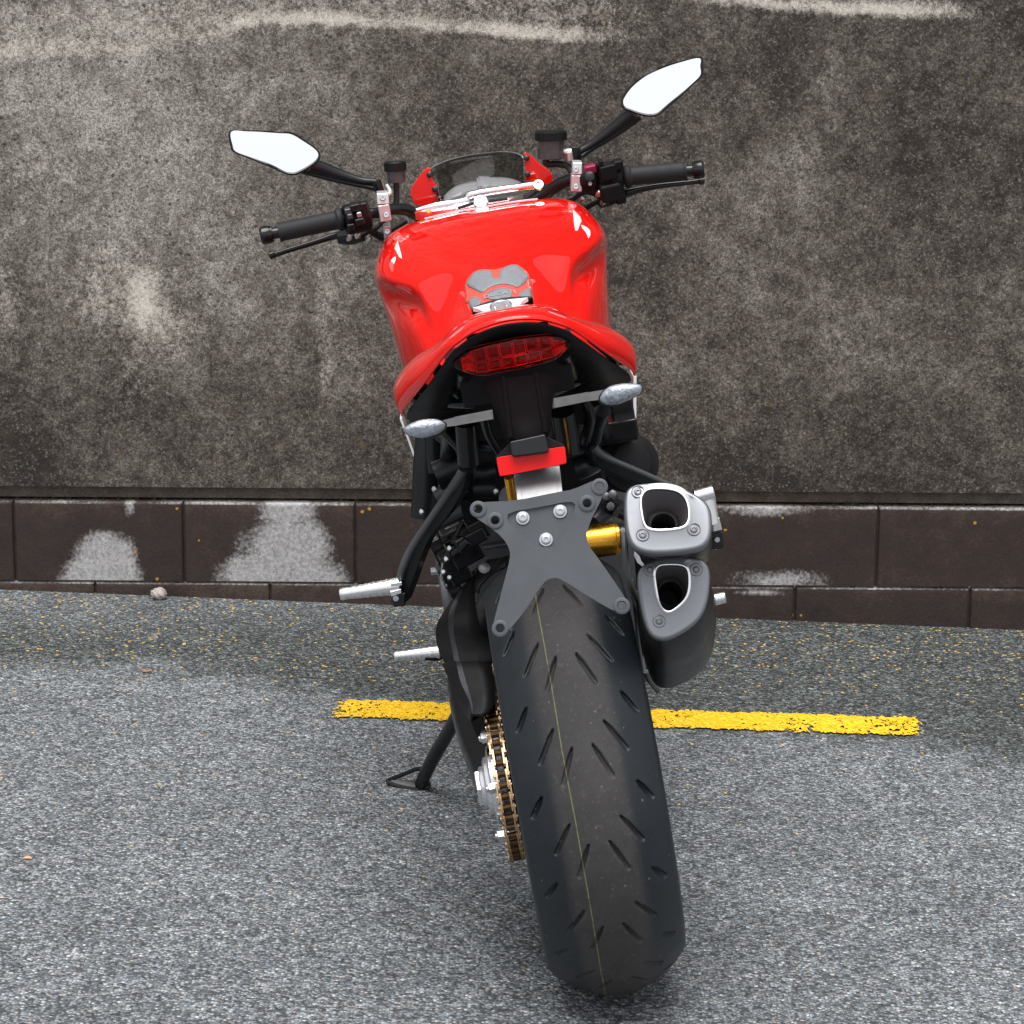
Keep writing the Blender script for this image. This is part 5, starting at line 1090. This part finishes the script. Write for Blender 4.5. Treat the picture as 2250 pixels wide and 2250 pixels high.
# right side: tubes, box and cover above the silencer
g = G()
for pts, r in [([(0.0474,0.2,0.8215), (0.0473,0.2,0.8042), (0.0422,0.2,0.7819)], .018), ([(0.0855,0.3,0.7995), (0.0876,0.3,0.7768), (0.0861,0.3,0.7502)], .030), ([(0.1215,0.25,0.8), (0.1088,0.27,0.7753), (0.0997,0.28,0.7514)], .016), ([(0.1346,0.3,0.813), (0.1039,0.28,0.7951), (0.0799,0.26,0.7807)], .010), ([(0.0728,0.26,0.7377), (0.0846,0.26,0.7385), (0.0938,0.26,0.7413)], .016), ([(0.0682,0.24,0.7172), (0.0832,0.24,0.7204), (0.0958,0.25,0.7222)], .018)]: g.tube(pts, r, 14, 5)
g.objs('subframe_tube', M['satin'], bike)
g = G(); g.box(A((0.1509,0.42,0.7386)), (.056, .08, .030)); g.box(A((0.161,0.44,0.758)), (.036, .06, .045)); g.box(A((0.148,0.43,0.725)), (.06, .08, .016)); g.objs('regulator', M['gloss'], bike, bevel=.003)
g = G(); g.lathe([(-.03, .044), (.0, .049), (.009, .047), (.012, .036), (.015, .033), (.016, .030), (.016, .0001)], A((0.1605,0.46,0.6691)), (.25, -.9, .25), 40); g.obj('clutch_cover', M['black'], bike, ang=40)

# shock with golden spring, gold reservoir on the right
sh = G().tube([(-.035, .20, .70), (-.035, .36, .62)], .020, 16, 0).obj('shock_absorber', M['darksteel'], bike)
G().tube([(-0.0347,-0.02,0.7749), (-0.035,-0.01,0.7551), (-0.0346,0,0.7364)], .0065, 12, 4).obj('gold_rod', M['gold'], bike)
g = G(); p, q_ = A((0.0551,0.02,0.6663)), A((0.1066,0.02,0.6638)); d = q_-p; L = np.linalg.norm(d); 
g.lathe([(0, .024), (L*.90, .024), (L*.92, .0225), (L, .0225), (L, .0001)], p+A((0, 0, -.012)), d, 40); rsv = g.obj('shock_reservoir', M['gold'], bike, ang=40)
G().lathe([(0, .021), (.010, .021), (.010, .012)], q_+A((0, 0, -.012)), d, 30).obj('end_knob', M['satin'], rsv, ang=40)
g = G(); g.tube([(0.1062,-0.02,0.6965), (0.1186,-0.01,0.687), (0.1267,0,0.6813)], .006, 10, 3); g.tube([(0.1013,0.06,0.7111), (0.109,0.06,0.6949), (0.0997,0.08,0.6796)], .010, 10, 3); g.tube([(0.074,0.06,0.6714), (0.0956,0.08,0.6803), (0.1175,0.1,0.6765)], .014, 10, 3); g.objs('brake_line', M['satin'], bike)
g = G()
for c in ((0.1073,0.02,0.7161), (0.0983,0.03,0.7125), (0.1019,0.03,0.6971)): g.lathe([(0, .006), (.005, .006), (.006, .004)], c, (0, -.9, .3), 8)
g.objs('bolt', M['darksteel'], bike, ang=30)

# ---------------------------------------------------------------- passenger foot rest hangers
def ribbon(front, backoff, name, m, **kw):
    P = A(front); return G().prism(P, backoff).obj(name, m, bike, **kw)
M['rib'] = mat('rib_highlight', (.075, .078, .085), .36, .2, coat=.3)  # lightened colour stands in for sky light on the hanger edges
P_top = [(-0.0979,0.2,0.7566), (-0.0943,0.2,0.7526), (-0.099,0.2,0.7382), (-0.1044,0.2,0.726), (-0.1275,0.22,0.6907), (-0.1688,0.24,0.6537), (-0.1939,0.25,0.611), (-0.2204,0.26,0.5614), (-0.2294,0.26,0.5482), (-0.2454,0.26,0.5511), (-0.2464,0.26,0.5638), (-0.2244,0.26,0.5882), (-0.2275,0.26,0.5955), (-0.2052,0.25,0.6333), (-0.1745,0.24,0.6703), (-0.1392,0.22,0.7105), (-0.1154,0.2,0.7367), (-0.1047,0.2,0.7545)]
hl = G().prism(chaikin(P_top, 1), (.012, .035, .0)).obj('footrest_hanger', M['satin'], bike, bevel=.005, bseg=3)
# rolled top edge of the hanger, coloured lighter as a painted sky highlight
G().tube([(-0.1003,0.185,0.7566), (-0.1113,0.19,0.7423), (-0.1342,0.21,0.715), (-0.1691,0.225,0.676), (-0.1995,0.24,0.6402), (-0.2178,0.245,0.612), (-0.225,0.25,0.5941)], [.007, .0068, .006, .0058, .006, .0062, .005], 12, 6).obj('edge_highlight', M['rib'], hl)
def peg(p, q_, r0, r1, parent, name='foot_peg', flat=1.):
    p, q_ = A(p), A(q_); d = q_-p; L = np.linalg.norm(d)
    prof = [(0, r0*.7), (.003, r0)]
    k = 7
    for i in range(k):
        t = .15+.80*i/k; r = r0+(r1-r0)*t; prof += [(L*t, r*.985), (L*(t+.03), r), (L*(t+.08), r)]
    prof += [(L*.97, r1*1.15), (L, r1*1.0)]
    o = G().lathe(prof, p, d, 20).obj(name, M['alu'], parent, ang=40); return o
pg = peg((-0.225,0.25,0.5844), (-0.3198,0.25,0.5871), .0135, .0085, bike)
g = G(); g.prism([(-0.2396,0.235,0.5936), (-0.2222,0.235,0.5931), (-0.2226,0.235,0.5871), (-0.2395,0.235,0.5879)], (0, .02, 0)); g.prism([(-0.243,0.235,0.5807), (-0.2252,0.235,0.5824), (-0.2254,0.235,0.5753), (-0.2423,0.235,0.5727)], (0, .02, 0)); g.obj('fork_joint', M['alu'], pg, bevel=.001)
g = G(); g.prism([(-0.2434,0.24,0.5727), (-0.2189,0.24,0.5751), (-0.2241,0.24,0.5523), (-0.2424,0.24,0.554)], (0, .03, 0)); kk = g.obj('peg_joint', M['gloss'], hl, bevel=.003)
G().lathe([(0, .0045), (.003, .0045)], A((-0.236,0.238,0.569)), (0, -1, 0), 14).obj('bolt', M['steel'], hl, ang=30)
P_r = [(0.0973,0.2,0.7569), (0.1051,0.2,0.7562), (0.1124,0.2,0.7484), (0.1313,0.21,0.7279), (0.1575,0.22,0.7066), (0.1844,0.23,0.6881), (0.206,0.24,0.672), (0.21,0.24,0.6609), (0.1888,0.24,0.6646), (0.1586,0.23,0.6809), (0.1276,0.22,0.7002), (0.1012,0.2,0.7234), (0.0946,0.2,0.7399)]
hr = G().prism(chaikin(P_r, 1), (-.012, .035, 0)).obj('footrest_hanger', M['satin'], bike, bevel=.005, bseg=3)
G().tube([(0.0979,0.188,0.7568), (0.1031,0.19,0.7483), (0.1171,0.198,0.7341), (0.1433,0.205,0.7157), (0.1699,0.215,0.6966), (0.2046,0.228,0.6709)], [.008, .0062, .005, .0045, .0042, .004], 12, 6).obj('edge_highlight', M['rib'], hr)  # same painted sky highlight on the right hanger
# folded right pegs beside the silencers
g = G().tube([(0.2574,0.24,0.6477), (0.2576,0.235,0.6275), (0.2603,0.23,0.5991)], [.0125, .0125, .010], 16, 4, flat=.8).obj('foot_peg', M['alu2'], bike, label='folded passenger foot peg')
G().lathe([(-.014, .011), (.014, .011)], A((0.2539,0.235,0.646)), (1, 0, .1), 20).obj('peg_tip', M['alu'], g, ang=40)
k = G(); k.prism([(0.2591,0.23,0.6015), (0.2704,0.23,0.6084), (0.2723,0.23,0.588), (0.2574,0.23,0.5873)], (0, .02, 0)); k.obj('fork_joint', M['alu'], g, bevel=.0015)
k = G(); k.prism([(0.256,0.235,0.582), (0.2716,0.235,0.5837), (0.2713,0.235,0.5602), (0.2664,0.235,0.5566), (0.2531,0.235,0.5585)], (0, .03, 0)); k.obj('peg_joint', M['gloss'], g, bevel=.002)
G().lathe([(0, .004), (.003, .004)], A((0.2623,0.233,0.5741)), (0, -1, 0), 12).obj('bolt', M['steel'], g, ang=30)
peg((0.2655,0.55,0.3978), (0.2876,0.55,0.399), .0105, .0095, bike)
peg((-0.1959,0.55,0.3906), (-0.2732,0.55,0.3967), .0125, .0075, bike)
G().tube([(-0.2228,0.545,0.387), (-0.2069,0.545,0.3826), (-0.1975,0.55,0.3815)], .005, 8, 3).obj('gear_lever', M['black'], bike)
g = G()
g.tube([(.20, .55, .40), (.15, .60, .42)], .012, 10, 0); g.tube([(-.19, .55, .40), (-.15, .60, .42)], .012, 10, 0); g.objs('peg_mount', M['satin'], bike)

# heel of the hanger: brackets, sensor, linkage on the left of the wheel
g = G()
for c, s in [((-0.1099,0.26,0.6387), (.05, .06, .022)), ((-0.1274,0.27,0.6261), (.045, .05, .016)), ((-0.1397,0.3,0.6419), (.03, .05, .012)), ((-0.0949,0.26,0.6495), (.03, .04, .03)), ((-0.14,0.3,0.5896), (.035, .06, .05)), ((-0.1188,0.28,0.6109), (.05, .05, .03)), ((-0.1618,0.36,0.6026), (.022, .05, .05)), ((-0.1525,0.3,0.569), (.022, .05, .05))]:
    g.box(c, s, ((.95, .1, .3), (-.1, 1, 0), (-.3, 0, .95)))
g.tube([(-0.1399,0.24,0.6194), (-0.1226,0.235,0.6309), (-0.1101,0.23,0.641)], [.006, .0085, .009], 12, 4); g.tube([(-0.1371,0.25,0.6346), (-0.1252,0.25,0.6526), (-0.1161,0.25,0.6667)], .004, 8, 3); g.tube([(-0.1457,0.3,0.6453), (-0.1295,0.3,0.6492), (-0.1108,0.3,0.6549)], .006, 8, 3)
g.objs('brake_caliper', M['gloss'], bike, bevel=.003)
g = G()
for c in ((-0.1421,0.245,0.6288), (-0.1501,0.245,0.6133), (-0.158,0.25,0.5933), (-0.0571,0.2,0.7132), (-0.1816,0.45,0.6505), (-0.1519,0.35,0.703), (-0.0953,0.22,0.6894), (-0.1505,0.26,0.5805), (-0.1596,0.26,0.5686)): g.lathe([(-.004, .004), (.004, .0045), (.006, .003)], c, (0, -.9, .4), 8)
g.tube([(-0.1796,0.33,0.5793), (-0.1663,0.33,0.5781)], .006, 8, 0); g.tube([(-0.1557,0.245,0.6099), (-0.1619,0.25,0.5873), (-0.1597,0.25,0.5688)], .0028, 8, 3)
g.objs('linkage', M['steel'], bike, ang=35)
k = G().lathe([(0, .009), (.003, .009), (.004, .007)], A((-0.0939,0.19,0.6017)), (0, -.8, .6), 16).obj('bolt', M['darksteel'], bike, ang=35)

# ---------------------------------------------------------------- side stand
foot = A((-0.2885,0.86,0.0659))
g = G(); g.tube([(-0.1773,0.68,0.2582), (-0.2209,0.76,0.1831), (-0.256,0.81,0.1271), (-0.2876,0.855,0.0708)], [.012, .0125, .0125, .0115], 16, 5)
ss = g.obj('side_stand', M['satin'], bike)
g = G(); g.tube([(-0.3474,0.87,0.0831), (-0.3245,0.885,0.084), (-0.2871,0.9,0.086), (-0.2785,0.885,0.0729), (-0.2747,0.855,0.0639), (-0.2994,0.85,0.0655), (-0.3264,0.86,0.0721), (-0.3477,0.87,0.0813)], .0042, 8, 5); g.prism([(-0.3467,0.868,0.0807), (-0.2986,0.87,0.0701), (-0.2774,0.86,0.0673), (-0.2762,0.85,0.0617), (-0.2976,0.85,0.0634), (-0.3268,0.86,0.0704)], (0, .004, .004))
g.obj('stand_foot', M['satin'], ss)
G().tube([(-0.1914,0.72,0.2098), (-0.1863,0.71,0.2043), (-0.1814,0.7,0.2032)], .004, 8, 3).obj('stand_tang', M['darksteel'], ss)

S.render.film_transparent = False
